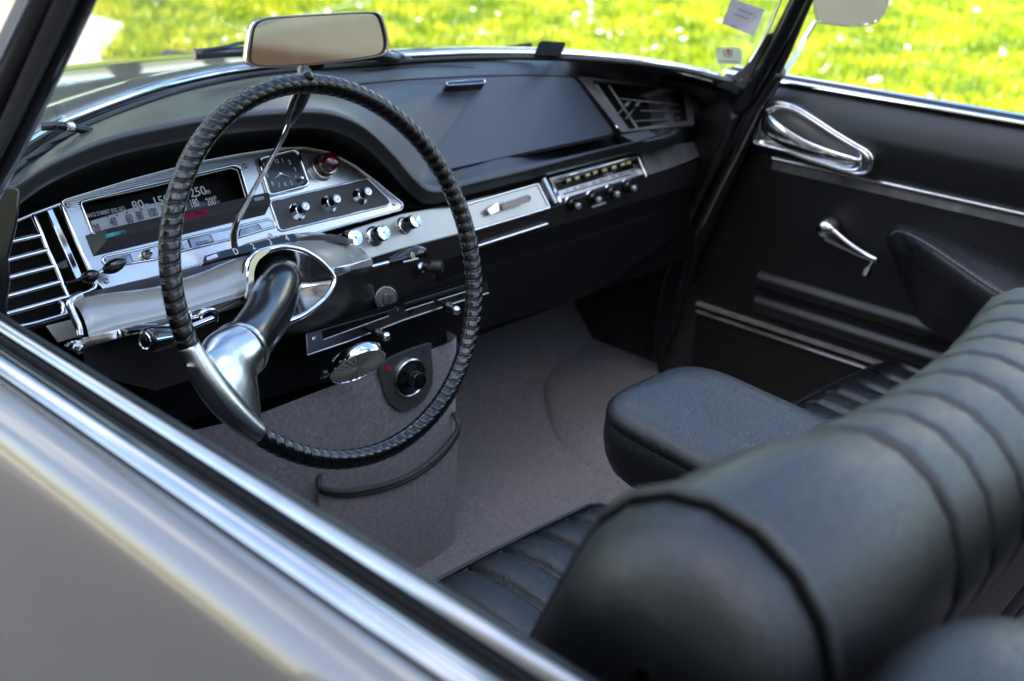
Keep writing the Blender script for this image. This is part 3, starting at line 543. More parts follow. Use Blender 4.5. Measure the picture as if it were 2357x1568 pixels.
# ---------------------------------------------------------------- three knurled knobs on the band
for b_, t_, r in (((1385, 972), (1528, 955), .0118), ((1715, 965), (1805, 905), .0110), ((2008, 868), (2118, 790), .0098)):
    c_, d_, L = fitknob(BN, z('F', b_), z('F', t_), .022, .036)
    k_ = lathe(MB(), [(r*1.28, 0), (r*1.30, .0016), (r*1.12, .0045), (r*.85, .0055)], c_, d_, 40).build('heater_knob_base', 'chrome', dash)
    mb = MB(); u = Vector((1, 0, 0)); u = (u-d_*u.dot(d_)).normalized(); w = d_.cross(u); rows = []
    for rr, h in ((r*.8, .004), (r*.98, .007), (r, .009), (r, L-.002), (r*.97, L-.001)):
        rows.append([c_+d_*h+(u*math.cos(2*math.pi*k/96)+w*math.sin(2*math.pi*k/96))*rr*(1-.012*(k % 2)) for k in range(96)])
    grid(mb, rows, True, True).build('heater_knob', 'gloss', dash, sharp=25)
    lathe(MB(), [(r*.93, L-.0012), (r*.95, L-.0003), (r*.90, L), (r*.02, L-.0012)], c_, d_, 16).build('heater_knob_cap', 'chrome', dash, sharp=8)
# horn / lighting stalk on the right of the cowl
s0, s1 = ony(z('I', (1556, 345)), .222), ony(z('I', (1705, 308)), .222)
st = tube(MB(), [s0, s1], .0028, 12).build('lighting_stalk', 'chrome', car, label='chrome stalk with a black teardrop grip marked with a zero')
P = [ony(q, .222) for q in z('I', (1690, 312), (1720, 303), (1790, 282), (1850, 262), (1900, 250), (1930, 250), (1938, 252))]
tube(MB(), P, [.0055, .0062, .0098, .0122, .0125, .0095, .003], 20).build('stalk_grip', 'gloss', st, sharp=70)
GP = Plane(ony(z('I', (1857, 270)), .208), (1, 0, 0), (0, .5, .86)); text('zero_mark', '0', GP(z('I', (1857, 270)), .002), GP.R, GP.U, .015, 'print_y', st, squeeze=.8)
tube(MB(), [ony(z('I', (1790, 312)), .209), ony(z('I', (1900, 285)), .208)], .0013, 8).build('grip_inlay', 'chrome', st)
lathe(MB(), [(.0075, 0), (.0075, .004), (.005, .006), (.005, .014)], ony(z('I', (1915, 352)), .275), (0.2, -.9, .3), 20).build('washer_knob_base', 'chrome', dash)
lathe(MB(), [(.0088, .010), (.0088, .024), (.0078, .026), (.0003, .026)], ony(z('I', (1950, 345)), .28), (0.5, -.8, .1), 20).build('washer_knob', 'crackle', dash)
# medallion
md = lathe(MB(), [(.0165, -.004), (.0175, 0), (.0170, .003), (.0155, .0035), (.0150, .0022), (.0003, .0026)], ony(z('I', (1660, 580)), .262), (-.25, -.93, .25), 44).build('medallion', 'medal', dash, sharp=40, label='round embossed metal medallion')
mc = ony(z('I', (1660, 580)), .262); md_ = Vector((-.25, -.93, .25)).normalized(); mr = Vector((1, -.25, 0)).normalized(); mu = md_.cross(mr)*-1
for i in range(14):
    a_ = 2*math.pi*i/14; lathe(MB(), [(.0014, 0), (.0010, .0012), (.0002, .0016)], mc+md_*.0022+(mr*math.cos(a_)+mu*math.sin(a_))*.0115, md_, 8).build('medallion_relief', 'medal', dash)
for pts_ in (((-.003, .007), (.003, .007), (.005, 0), (.003, -.006), (-.003, -.006), (-.005, 0)),):
    tube(MB(), [mc+md_*.003+mr*x_+mu*y_ for x_, y_ in pts_], .0009, 6, True).build('medallion_relief', 'medal', dash)
# ---------------------------------------------------------------- heater sliders
HS = Plane(ony(z('Q', (1000, 500)), .212), (1, 0, 0), (0, .12, 1))
hs = P_('heater_slider_plate', HS, z('Q', (118, 492), (330, 440), (1215, 190), (2091, -60), (2500, -180), (2500, -40), (2091, 82), (1400, 310), (130, 772)), 'fascia', car, .002, holes=[(z('Q', (335, 462), (1185, 215), (1205, 262), (345, 572)), 0), (z('Q', (1415, 95), (2380, -195), (2380, -110), (1420, 188)), 0)], lift=.001, label='slotted heater slider plate with two chrome ball levers')
P_('slider_back', HS, z('Q', (130, 480), (2600, -300), (2600, -60), (140, 760)), 'black', hs, .001, lift=-.006, bevel=0)
bead('slider_plate_edge', HS, z('Q', (118, 492), (130, 772), (700, 580), (1400, 310), (2091, 82), (2500, -40)), .0011, 'steel', hs, closed=False, lift=.002)
bead('slider_slot_edge', HS, z('Q', (345, 572), (1205, 262)), .0008, 'steel', hs, closed=False, lift=.001); bead('slider_slot_edge', HS, z('Q', (1420, 188), (2380, -110)), .0008, 'steel', hs, closed=False, lift=.001)
for q in ((220, 545), (1310, 160)): lathe(MB(), [(.0034, 0), (.003, .0015), (.0004, .001)], HS(z('Q', q), .001), HS.N, 14).build('plate_screw', 'steel', hs)
P_('slider_arrow', HS, z('Q', (1440, 205), (1540, 170), (1490, 245)), 'black', hs, .0005, lift=.0016, bevel=0)
P_('slider_arrow', HS, z('I', (2170, 580), (2230, 562), (2207, 535)), 'black', hs, .0005, lift=.0016, bevel=0)
for a_, b_ in (((850, 400), (985, 475)), ((1790, 40), (1905, 140))):
    s_ = HS(z('Q', a_), -.004); e_ = HS(z('Q', b_), .026); tube(MB(), [s_, e_], .0022, 8).build('slider_lever', 'black', hs)
    d_ = (e_-s_).normalized(); lathe(MB(), [(.003, -.014), (.0062, -.011), (.0072, -.006), (.0062, -.001), (.004, .001)], e_-d_*.004, d_, 24).build('slider_skirt', 'gloss', hs, sharp=70)
    lathe(MB(), [(.0064*math.sin(math.pi*t/10), .002-.0064*math.cos(math.pi*t/10)) for t in range(1, 10)]+[(.0002, .0084)], e_, d_, 24).build('slider_ball', 'chrome', hs, sharp=180)
# ---------------------------------------------------------------- courtesy lamp
lc = ony(z('Q', (815, 925)), .172); vb = -Vector(ray(z('Q', (815, 925)))).normalized(); vr = Vector((0, 0, 1)).cross(vb).normalized(); vu = vb.cross(vr); u = vr*math.cos(R_(25))+vu*math.sin(R_(25)); dn_ = vr*math.sin(R_(25))-vu*math.cos(R_(25)); ld = (vb*.40+dn_*.917).normalized(); w = ld.cross(u)
def ring(r, h, wob=0, seg=96): return [lc+ld*h+(u*math.cos(2*math.pi*k/seg)+w*math.sin(2*math.pi*k/seg)*.96)*(r*1.03) + ld*(wob*(1 if k % 4 < 2 else -1)) for k in range(seg)]
lm = grid(MB(), [ring(.0345, -.014), ring(.0368, -.011), ring(.0372, -.003), ring(.0372, -.001), ring(.0365, .0006), ring(.0345, .0008), ring(.0338, -.001)], True, True).build('courtesy_lamp', 'chrome', car, sharp=40, label='oval courtesy lamp with a ribbed lens in a chrome rim')
grid(MB(), [ring(.0340, -.0005), ring(.0335, .0002, .0005), ring(.022, .0012, .0009), ring(.010, .0016, .0006), ring(.0003, .0016)], True).build('lamp_lens', 'lamp', lm, sharp=5)
ear = ony(z('Q', (378, 1045)), .178); lathe(MB(), [(.0068, -.004), (.0068, 0), (.004, .001), (.0035, -.001), (.0003, -.001)], ear, ld, 20).build('lamp_lug', 'gloss', lm); lathe(MB(), [(.0030, 0), (.0015, .0018), (.0002, .002)], ear, ld, 12).build('lamp_screw', 'chrome', lm)
# ================================================================== FLOOR, CONSOLE, BULKHEAD
def carp(x, zz): return .226+.30*max(0, -(x+.32))**1.2+.012*(noise.noise(Vector((x*5, zz*5, 2))))+0
rows = []
for i in range(41):
    zz = .60-.54*i/40; r_ = []
    for j in range(37):
        x = -.60+.630*j/36; r_.append(Vector((x, carp(x, zz)+(.012*max(0, (j-34)/2)**2), zz)))
    for k, (dx, dy) in enumerate(((.004, .02), (.005, .06), (.004, .14), (.0, .3), (0, .6))): r_.append(Vector((.030+dx, .226+dy, zz)))
    rows.append(r_)
con = grid(MB(), rows).build('carpeted_console', 'carpet', car, sharp=70, label='grey carpeted console below the dashboard with a map pocket and a round dial')
# map pocket: pouch bulging below a bound lip
CP = Plane((0, .214, .4), (1, 0, 0), (0, 0, 1))
lip = cr([CP(q) for q in z('J', (225, 985), (270, 1005), (360, 1015), (470, 1005), (620, 972), (760, 918), (880, 840), (970, 755), (1030, 670), (1050, 620))], 5)
rows = []
for p in lip:
    e_ = min(1, 5*min((p.x-lip[0].x), (lip[-1].x-p.x)+.002)/(lip[-1].x-lip[0].x)+.05)
    rows.append([Vector((p.x, lerp((0, p.y, 0), (0, carp(p.x, p.z)-.001, 0), t).y-.006*math.sin(math.pi*t)*e_, p.z-(p.z-.05)*t*.7)) for t in [k/10 for k in range(11)]])
grid(MB(), rows).build('map_pocket', 'carpet', con, sharp=180)
lp = [p+Vector((0, -.002, .0015)) for p in lip]; tube(MB(), [lip[0]+Vector((.012, .012, .012))]+lp+[lip[-1]+Vector((.002, .012, .016))], .0042, 12).build('pocket_binding', 'pockettrim', con, sharp=180)
tube(MB(), [p+Vector((0, -.0045, -.006)) for p in lip], .0010, 6).build('pocket_stitching', 'black', con)
DL = Plane((0, .216, .5), (1, 0, 0), (0, 0.05, 1))
dlp = z('Q', (1500, 700), (1735, 622), (1765, 720), (1792, 950), (1780, 1150), (1700, 1330), (1570, 1450), (1400, 1500), (1260, 1430), (1170, 1280), (1120, 1100), (1095, 960), (1250, 800))
dl = plate(MB(), cr([DL(p) for p in dlp[1:]], 4, True), (), DL.N, .004).build('heater_dial_plate', 'dialplate', con, bevel=.0008)
c_ = DL(z('Q', (1480, 1060)), .001); dn = Vector((-.05, -1, .05)).normalized()
lathe(MB(), [(.0275, 0), (.0275, .003), (.026, .004), (.0245, .003), (.0235, .0015), (.0003, .0012)], c_, dn, 48).build('heater_dial_ring', 'steel', con)
lathe(MB(), [(.0238, .001), (.0225, .006), (.0160, .008), (.0125, .010)], c_, dn, 40).build('heater_dial', 'gloss', con)
c2 = c_; lathe(MB(), [(.0128, .006), (.0128, .020), (.0118, .0215), (.0108, .0217)], c2, dn, 40).build('heater_dial_knob', 'gloss', con)
lathe(MB(), [(.0115, .0216), (.0003, .0206)], c2, dn, 9).build('dial_knob_cap', 'medal', con, sharp=5)
P_('red_mark', DL, z('Q', (1165, 970), (1240, 965), (1205, 900)), 'red', con, .0005, lift=.001, bevel=0)
P_('blue_mark', DL, z('Q', (1630, 780), (1720, 770), (1665, 705)), 'blue', con, .0005, lift=.001, bevel=0)
# floor and footwell
fl = MB(); rows = []
for i in range(40):
    y = .85-1.9*i/39; r_ = []
    for j in range(48):
        x = -.68+1.40*j/47; zz = .262+.012*noise.noise(Vector((x*4, y*4, 0)))
        if y > .50: zz += (y-.50)*1.1
        r_.append(Vector((x, y, zz)))
    rows.append(r_)
flo = grid(fl, rows).build('footwell_carpet', 'carpet', car, sharp=180, label='grey carpeted footwell floor')
# raised carpeted sill on the passenger side
edge = [(1236, 800), (1245, 880), (1262, 950), (1285, 1005), (1330, 1045), (1400, 1090), (1480, 1128), (1560, 1160)]
E_ = cr([onz(p, .27) for p in edge], 6); rows = []
for p in E_:
    n_ = Vector((.75, .66, 0)).normalized(); rows.append([Vector(((p+n_*a_).x, (p+n_*a_).y, .262+.012*noise.noise(Vector(((p+n_*a_).x*4, (p+n_*a_).y*4, 0)))+h)) for a_, h in ((0, -.002), (.010, .0015), (.025, .005), (.05, .009), (.10, .014), (.2, .02), (.3, .026), (.45, .036), (.6, .045))])
grid(MB(), rows).build('raised_sill_carpet', 'carpet', flo, sharp=180)
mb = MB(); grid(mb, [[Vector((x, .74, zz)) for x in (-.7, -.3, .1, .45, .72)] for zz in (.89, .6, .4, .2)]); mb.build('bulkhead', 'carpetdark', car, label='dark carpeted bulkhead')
mb = MB(); grid(mb, [[Vector((x, y, zz)) for x in (-.70, -.3, .1, .45, .74)] for y, zz in ((.335, .775), (.36, .80), (.5, .81), (.76, .83))]); mb.build('dash_shade_shelf', 'black', dash)  # closure added to keep sky light out of the footwell
mb = MB(); grid(mb, [[Vector((x, y, zz)) for x in (.036, .2, .4, .705)] for y, zz in ((.285, .70), (.275, .565), (.30, .555), (.5, .545), (.75, .53))]); mb.build('footwell_shade_box', 'black', dash)  # box added under the passenger dash to block sky light
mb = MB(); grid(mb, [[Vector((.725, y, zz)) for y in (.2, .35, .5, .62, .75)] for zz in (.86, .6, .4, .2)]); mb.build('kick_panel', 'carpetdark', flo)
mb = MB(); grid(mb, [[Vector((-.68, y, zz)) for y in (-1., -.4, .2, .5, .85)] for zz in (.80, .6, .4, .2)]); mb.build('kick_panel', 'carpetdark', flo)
# rear closing of the cabin
mb = MB(); grid(mb, [[Vector((x, y, zz)) for x in (-.7, -.3, .1, .45, .72)] for y, zz in ((-1.0, .2), (-1.02, .5), (-1.05, .72), (-1.3, .76))]); mb.build('rear_trim', 'leather', car)

# ================================================================== SEATS
def seat(name, x0, x1, label, mirror=False):
    """x0 outer (door) end, x1 inner end"""
    s = 1 if x1 > x0 else -1; W = abs(x1-x0)
    bot, tp = Vector((0, -.455, .44)), Vector((0, -.607, .871)); ax_ = (tp-bot).normalized(); nf = Vector((0, ax_.z, -ax_.y))     # nf: forward normal
    def section(r, sh=0., top=0., n=44, grow=0., kz=1.):
        P = []; L = (tp-bot).length
        for k in range(n+1):                       # front from the bottom up, over the crest, down the back
            t = k/n*(2*L+math.pi*.08)
            if t < L: p = bot+ax_*t+nf*(r+.010*math.sin(math.pi*t/L)); 
            elif t < L+math.pi*.08: a_ = (t-L)/.08; p = tp+ax_*top+nf*math.cos(a_)*r+ax_*math.sin(a_)*(r+.004)*kz
            else: q = t-L-math.pi*.08; p = tp-ax_*q-nf*(r*(1+.15*q))
            P.append(p+nf*sh*(.5+.5*math.cos(math.pi*min(1, max(0, (t-L+.06)/.28)))))
        return P
    rows = []; xs = []
    for i in range(9): u = i/8; xs.append((-.052*math.cos(u*math.pi/2)**1., .079*math.sin(u*math.pi/2)**.5 if u > 0 else .004, 0))   # domed side panel
    NX = int((W-.09)/.0016)
    for i in range(NX+1):
        x = (W-.09)*i/NX; d = 0
        fx = x/(W-.09)
        bul = .006*math.sin(math.pi*min(x/.145, 1.)) if x < .145 else 0
        gr_ = 0
        if x >= .145 and x < W-.13:
            ph = ((x-.145)/.05) % 1.; gr_ = -.0050*math.exp(-(min(ph, 1-ph)*.05/.0028)**2)+.0026*math.sin(math.pi*ph)**.6
        elif x >= .1: gr_ = -.0065*math.exp(-((x-.145)/.0045)**2) if x < .145 else -.0065*math.exp(-((x-.145-round((x-.145)/.05)*.05)/.0045)**2)*(x < W-.11)
        g0 = -.004*math.exp(-(x/.004)**2)
        sh = -.032*math.sin(math.pi*min(1, max(0, fx)))**.8+.003*max(0, (fx-.82)/.18)**1.5
        xs.append((x, .079+bul+gr_+g0, sh, 1-.20*(.5-.5*math.cos(math.pi*min(1, max(0, (x-.08)/.20))))-.16*(.5-.5*math.cos(math.pi*min(1, max(0, (x-.28)/.22))))))
    for i in range(1, 10): u = i/9; xs.append((W-.09+.045*math.sin(u*math.pi/2), .079*max(.004, math.cos(u*math.pi/2))**.6, .003))
    for q_ in xs:
        x, r, sh = q_[:3]; kz = q_[3] if len(q_) > 3 else (1. if x <= 0 else .64)
        xx = x0+s*(.045+x); rows.append([Vector((xx, p.y, p.z)) for p in section(r, sh, kz=kz)])
    thread = [(x0+s*(.045+.145+.05*k+dx), k) for k in range(0, int((W-.24-.001)/.05)+1) for dx in (.0042,) if .145+.05*k < W-.12]
    # let the crest bulge follow the radius
    b = grid(MB(), rows).build(name, 'leather', car, sharp=180, label=label)
    sub = b.modifiers.new('s', 'SMOOTH'); sub.factor = .3; sub.iterations = 1
    pp = section(.0815); xp = x0+s*.0445; tube(MB(), [Vector((xp, p.y, p.z)) for p in pp], .0042, 10).build('piping', 'leather', b, sharp=180)
    return b
sb = seat('driver_seat_back', -.648, -.030, 'black leather driver seat back with curved pleats and piping')
sb2 = seat('passenger_seat_back', .665, .075, 'black leather passenger seat back')
def cushion(name, x0, x1, label, zt=.495, yf=-.075, pitch=.055):
    rows = []; N = int((x1-x0)/.003); xm = (x0+x1)/2; hw = (x1-x0)/2
    for i in range(N+1):
        x = x0+(x1-x0)*i/N; ph = ((x-x0)/pitch) % 1.; g_ = -.008*math.exp(-(min(ph, 1-ph)*pitch/.004)**2)+.005*math.sin(math.pi*ph)**.6
        e_ = abs(x-xm)/hw; drop = .03*max(0, e_-.9)/.1; yy = yf+.02*(1-e_**2)-.035*max(0, e_-.85)/.15; r_ = []
        f_ = 1-max(0, e_-.93)/.07*.6
        for p in ((-.50, .0), (-.42, .002), (-.36, .0), (-.30, -.002), (-.24, .0), (-.19, .004), (-.15, .007), (-.10, .009), (-.075, .009)):
            r_.append(Vector((x, p[0], zt+p[1]+g_-drop)))
        for dy, dz in ((-.045, .004), (-.03, -.002), (-.018, -.012), (-.009, -.026), (-.004, -.045), (-.004, -.09), (-.01, -.15), (-.02, -.21)):
            r_.append(Vector((x, yy+dy, zt+dz+g_*(.9 if dz > -.06 else .2)-drop*f_)))
        r_ = sorted(r_[:9], key=lambda v: v.y)+r_[9:]; r_ = [p for k, p in enumerate(r_) if k < 7 or k > 8 or p.y < yy-.06]
        while len(r_) < 17: r_.insert(7, r_[6].lerp(r_[7], .5))
        rows.append(r_[:17])
    b = grid(MB(), rows).build(name, 'grain', car, sharp=180, label=label)
    P = cr([Vector((x0+(x1-x0)*t, yf+.02*(1-(2*t-1)**2)-.018-.035*max(0, abs(2*t-1)-.85)/.15, zt-.005-.03*max(0, abs(2*t-1)-.9)/.1)) for t in [k/16 for k in range(17)]], 3)
    tube(MB(), P, .0034, 8).build('piping', 'leather', b, sharp=180)
    return b
cushion('driver_seat_cushion', -.64, .005, 'pleated black leather driver seat cushion')
cushion('passenger_seat_cushion', .075, .665, 'pleated black leather passenger seat cushion', .50, -.12)
# centre armrest: rounded box sloping down to the rear
c4 = [onz((1385, 890), .685), onz((1560, 822), .69), onz((1900, 955), .665), onz((1640, 1075), .66)]
fl_, fr_, rr_, rl_ = Vector((-.132, -.140, .690)), Vector((.062, -.145, .690)), Vector((.085, -.50, .652)), Vector((-.125, -.50, .652))
def arm_loop(ins, dz, r):
    c = (fl_+fr_+rr_+rl_)/4; P = []
    for q in (fl_, fr_, rr_, rl_):
        v = q-c; P.append(c+Vector((v.x-math.copysign(ins, v.x), v.y-math.copysign(ins, v.y), v.z+dz)))
    return rnd(P, r, 8)
LV = [(.060, .0035, .03), (.035, .0025, .045), (.018, 0, .055), (.008, -.004, .06), (.002, -.011, .062), (-.0005, -.020, .063), (.0012, -.0215, .063), (.0012, -.0230, .063), (-.0005, -.0245, .063), (.0, -.045, .062), (.003, -.068, .06), (.009, -.084, .056), (.0105, -.0855, .056), (.012, -.0875, .055), (.02, -.096, .05), (.04, -.102, .04)]
rows = [arm_loop(*l) for l in LV]; nn = len(rows[0]); sc_ = []
mb = MB(); grid(mb, rows, True, True)
# front bulge
ar = mb.build('centre_armrest', 'grain', car, sharp=180, label='folded-down grained black leather centre armrest')
s1_ = arm_loop(-.0004, -.0222, .063); 
for k in range(0, len(s1_)):
    pass
def stitches(loop, name, parent, L=.0032, gap=.0020, r=.0007):
    mb = MB(); P = loop+[loop[0]]; D = [0]
    for p, q in zip(P[:-1], P[1:]): D.append(D[-1]+(q-p).length)
    def at(d):
        i = min(np.searchsorted(D, d, 'right')-1, len(P)-2); return P[i].lerp(P[i+1], (d-D[i])/max(D[i+1]-D[i], 1e-9))
    d = 0
    while d+L < D[-1]: tube(mb, [at(d), at(d+L)], r, 5); d += L+gap
    mb.build(name, 'seam', parent)
stitches([p for p in arm_loop(-.0022, -.0195, .063)], 'armrest_stitching', ar)
# dark rounded trim at the bottom right, close to the camera
bc = onz((2235, 1690), .875); rows = []
for i in range(15):
    v = -math.pi/2+math.pi*i/14; rows.append([bc+Vector((math.cos(v)*math.cos(u_)*.085, math.cos(v)*math.sin(u_)*.05, math.sin(v)*.045)) for u_ in [2*math.pi*k/36 for k in range(36)]])
hb_ = grid(MB(), rows, True).build('folded_hood_cover', 'leather', car, sharp=180, label='dark rounded folded hood cover behind the driver seat')
# ================================================================== LEFT DOOR (near the camera)
def extr(name, prof, ys, m, parent, sharp=50, fn=None, label=None, grp=None):
    rows = [[Vector((x+(fn(y) if fn else 0), y, zz)) for x, zz in prof] for y in ys]
    return grid(MB(), rows).build(name, m, parent, sharp=sharp, label=label)
ysl = [-1.75+.0625*i for i in range(33)]
def smooth_prof(p, n=6): return [(v.x, v.y) for v in cr([Vector((a, b, 0)) for a, b in p], n)]
shell_p = smooth_prof([(-.7465, .880), (-.7475, .8925), (-.752, .8965), (-.762, .8955), (-.771, .8915), (-.779, .883), (-.786, .865), (-.800, .81), (-.822, .72), (-.838, .60), (-.840, .48), (-.825, .34)], 8)
dl_ = extr('driver_door', shell_p, ysl, 'paint', car, 180, label='glossy grey painted driver door with twin chrome strips along its top edge')
def half_round(cx_, cz_, w, h, n=14, p=.6): return [(cx_-w/2+w*i/n, cz_+h*math.sin(math.pi*i/n)**p) for i in range(n+1)]
extr('outer_chrome_moulding', [(-.7450, .880)]+half_round(-.7350, .8945, .020, .0065, p=.9)+[(-.7248, .880)], ysl, 'steel2', dl_, 60)
extr('window_channel', smooth_prof([(-.7248, .893), (-.7235, .8962), (-.7222, .893), (-.7215, .880), (-.7175, .874), (-.7135, .880), (-.7128, .8895), (-.7118, .8925), (-.7108, .889)], 4), ysl, 'rubber', dl_, 180)
extr('channel_lip', half_round(-.7195, .8835, .008, .0035), ysl, 'steel', dl_, 60)
extr('inner_chrome_strip', [(-.7108, .880)]+half_round(-.7045, .8935, .0125, .0065, p=.85)+[(-.6982, .880)], ysl, 'steel2', dl_, 60)
extr('door_trim', smooth_prof([(-.698, .896), (-.694, .895), (-.690, .890), (-.684, .86), (-.680, .80), (-.682, .5), (-.69, .3)], 5), ysl, 'vinyl', dl_, 180)
# ================================================================== RIGHT DOOR
DP = Plane((.70, 0, .7), (0, -1, 0), (0, 0, 1))
def dpx(k, *p): return [DP(q) for q in z(k, *p)]
ysr = [-1.6+.0625*i for i in range(31)]
prof = smooth_prof([(.735, .893), (.722, .893), (.712, .888), (.700, .872), (.692, .850), (.690, .83), (.697, .79), (.704, .772)], 6)
rdoor = extr('passenger_door', [(.704, .772), (.706, .74), (.706, .55), (.708, .30)], ysr, 'vinyl', car, 40, label='black trimmed passenger door with chrome handle, window crank and padded armrest')
extr('padded_top_roll', prof, ysr, 'vinyl', rdoor, 180)
extr('door_cap_trim', half_round(.716, .8985, .010, .005)+[(.724, .897)], ysr, 'chrome', rdoor, 60)
extr('window_seal', smooth_prof([(.722, .893), (.728, .903), (.735, .901), (.741, .905), (.747, .898)], 4), ysr, 'rubber', rdoor, 180)
extr('outer_waist_moulding', half_round(.757, .899, .016, .006), ysr, 'chrome', rdoor, 60)
extr('waist_trim_strip', [(.706, .7735), (.701, .7725), (.6995, .770), (.7005, .7675), (.704, .767)], [-1.6+.0625*i for i in range(29)], 'steel', rdoor, 30)
extr('waist_trim_band', [(.7045, .766), (.7030, .750), (.7055, .748)], [-1.6+.0625*i for i in range(29)], 'endpaint', rdoor, 30)  # grey band below the waist trim strip
# outer skin on the right side
extr('door_skin', [(-a, b) for a, b in shell_p], ysr, 'paint', rdoor, 180)
# long padded ribs
for ztop, zbot in ((.562, .528), (.515, .480)):
    P = [Vector((.703, y, ztop)) for y in ysr if y < .2]
    pr = smooth_prof([(.708, ztop+.002), (.701, ztop-.002), (.694, ztop-.012), (.697, ztop-.026), (.707, zbot)], 5)
    extr('padded_rib', pr, [y for y in ysr if -.30 < y < .21], 'vinyl', rdoor, 180)
extr('kick_strip', [(.708, .468), (.698, .466), (.696, .462), (.700, .459)], ysr, 'endpaint', rdoor, 40); extr('kick_strip', [(.708, .452), (.700, .450), (.698, .447), (.703, .444)], ysr, 'endpaint', rdoor, 40)
# door pull: chrome escutcheon with dished centre and lever
esc = [(770, 190), (800, 150), (860, 133), (935, 140), (1000, 165), (1100, 225), (1230, 310), (1360, 388), (1430, 430), (1458, 480), (1440, 540), (1395, 562), (1310, 552), (1180, 515), (1040, 470), (930, 428), (860, 410), (790, 392), (742, 375), (735, 345), (752, 300), (757, 240)]
ep = cr([DP(q)+Vector((-.015, 0, 0)) for q in z('K', *esc)], 5, True); ec = sum(ep, Vector())/len(ep)
def sc(P, s_, dx): return [Vector((p.x+dx, ec.y+(p.y-ec.y)*s_, ec.z+(p.z-ec.z)*s_)) for p in P]
hnd = grid(MB(), [sc(ep, 1.02, .021), sc(ep, 1.0, 0), sc(ep, .985, -.004), sc(ep, .955, -.0070), sc(ep, .91, -.0085), sc(ep, .86, -.0065), sc(ep, .80, -.001)], True).build('door_pull', 'bowl', rdoor, sharp=180)
grid(MB(), [sc(ep, .80, -.001), sc(ep, .70, .0018), sc(ep, .5, .0030), sc(ep, .25, .0034), sc(ep, .02, .0034)], True).build('pull_dish', 'dish', rdoor, sharp=180)
tube(MB(), [p+Vector((-.003, 0, 0)) for p in ep], .0032, 8, True).build('pull_rim', 'chrome', rdoor, sharp=180)
lv = cr([Vector((DP(q).x-dx, DP(q).y, DP(q).z)) for q, dx in zip(z('K', (770, 245), (850, 295), (950, 350), (1080, 410), (1230, 455), (1375, 488)), (.016, .030, .037, .037, .032, .020))], 6)
mb = MB(); rows = []
for i, p in enumerate(lv):
    t = i/(len(lv)-1); hh = .026*(1-t)**.8+.005; rows.append([p+Vector((-.004*math.cos(a_), 0, hh*math.sin(a_)*(1 if math.sin(a_) > 0 else .45))) for a_ in [2*math.pi*k/16 for k in range(16)]])
grid(mb, rows, True, True).build('door_lever', 'chrome', rdoor, sharp=180)
for q in ((845, 370), (1370, 465), (800, 330)): lathe(MB(), [(.006, 0), (.0065, .010), (.005, .016), (.0005, .017)], DP(z('K', q)), (-1, 0, 0), 18).build('handle_pivot', 'chrome', rdoor)
# window crank
cb = DP(z('K', (1170, 905))); lathe(MB(), [(.0175, 0), (.018, .004), (.0165, .012), (.016, .020), (.013, .026), (.008, .029), (.0005, .030)], cb, (-1, 0, .05), 32).build('window_crank', 'chrome', rdoor, sharp=180)
P = cr([cb+Vector((-.020, 0, 0)), Vector((.680, *DP(z('K', (1250, 965)))[1:])), Vector((.676, *DP(z('K', (1370, 1030)))[1:])), Vector((.672, *DP(z('K', (1505, 1088)))[1:]))], 6)
mb = MB(); rows = []
for i, p in enumerate(P):
    t = i/(len(P)-1); r1 = .0135*(1-t)**1.5+.0055; rows.append([p+Vector((-.0042*math.cos(a_), 0, r1*math.sin(a_))) for a_ in [2*math.pi*k/16 for k in range(16)]])
grid(mb, rows, True, True).build('crank_arm', 'chrome', rdoor, sharp=180)
q_ = P[-2]; lathe(MB(), [(.003, 0), (.003, .012), (.0065, .014), (.0075, .024), (.0065, .034), (.0005, .036)], q_+Vector((0, 0, -.002)), (-.55, .0, -.5), 16).build('crank_knob', 'gloss', rdoor)
# padded armrest
def kx(pts, xs): return cr([onx(z('K', p), x) for p, x in zip(pts, xs)], 6)
A_T = kx([(1512, 965), (1540, 912), (1620, 902), (1760, 922), (1900, 955), (2080, 1025), (2250, 1095), (2560, 1260)], [.703]*8)
A_S = kx([(1518, 985), (1560, 935), (1640, 945), (1780, 1020), (1920, 1115), (2080, 1225), (2280, 1350), (2560, 1530)], (.697, .672, .648, .628, .620, .616, .615, .615))
A_M = kx([(1560, 1110), (1600, 1110), (1680, 1150), (1800, 1220), (1940, 1310), (2100, 1420), (2300, 1540), (2560, 1700)], (.700, .675, .650, .630, .621, .617, .616, .616))
A_B = kx([(1710, 1480), (1740, 1500), (1800, 1540), (1900, 1600), (2020, 1680), (2160, 1760), (2350, 1870), (2560, 2000)], (.703, .695, .685, .678, .672, .668, .665, .665))
rows = [cr([t_+Vector((.004, 0, -.01)), t_, lerp(t_, s_, .45)+Vector((0, 0, .008)), lerp(t_, s_, .9)+Vector((0, 0, .0035)), s_, s_+Vector((-.001, 0, -.003)), lerp(s_, m_, .3)+Vector((-.004, 0, 0)), m_, lerp(m_, b_, .6), b_], 4) for t_, s_, m_, b_ in zip(A_T, A_S, A_M, A_B)]
ra = grid(MB(), rows).build('door_armrest', 'grain', rdoor, sharp=180)
mb = MB(); sl_ = [p+Vector((-.0012, -.0005, .0012)) for p in A_S[3:]]
for i in range(0, len(sl_)-1): tube(mb, [sl_[i], lerp(sl_[i], sl_[i+1], .6)], .0007, 5)
mb.build('armrest_stitching', 'seam', rdoor)

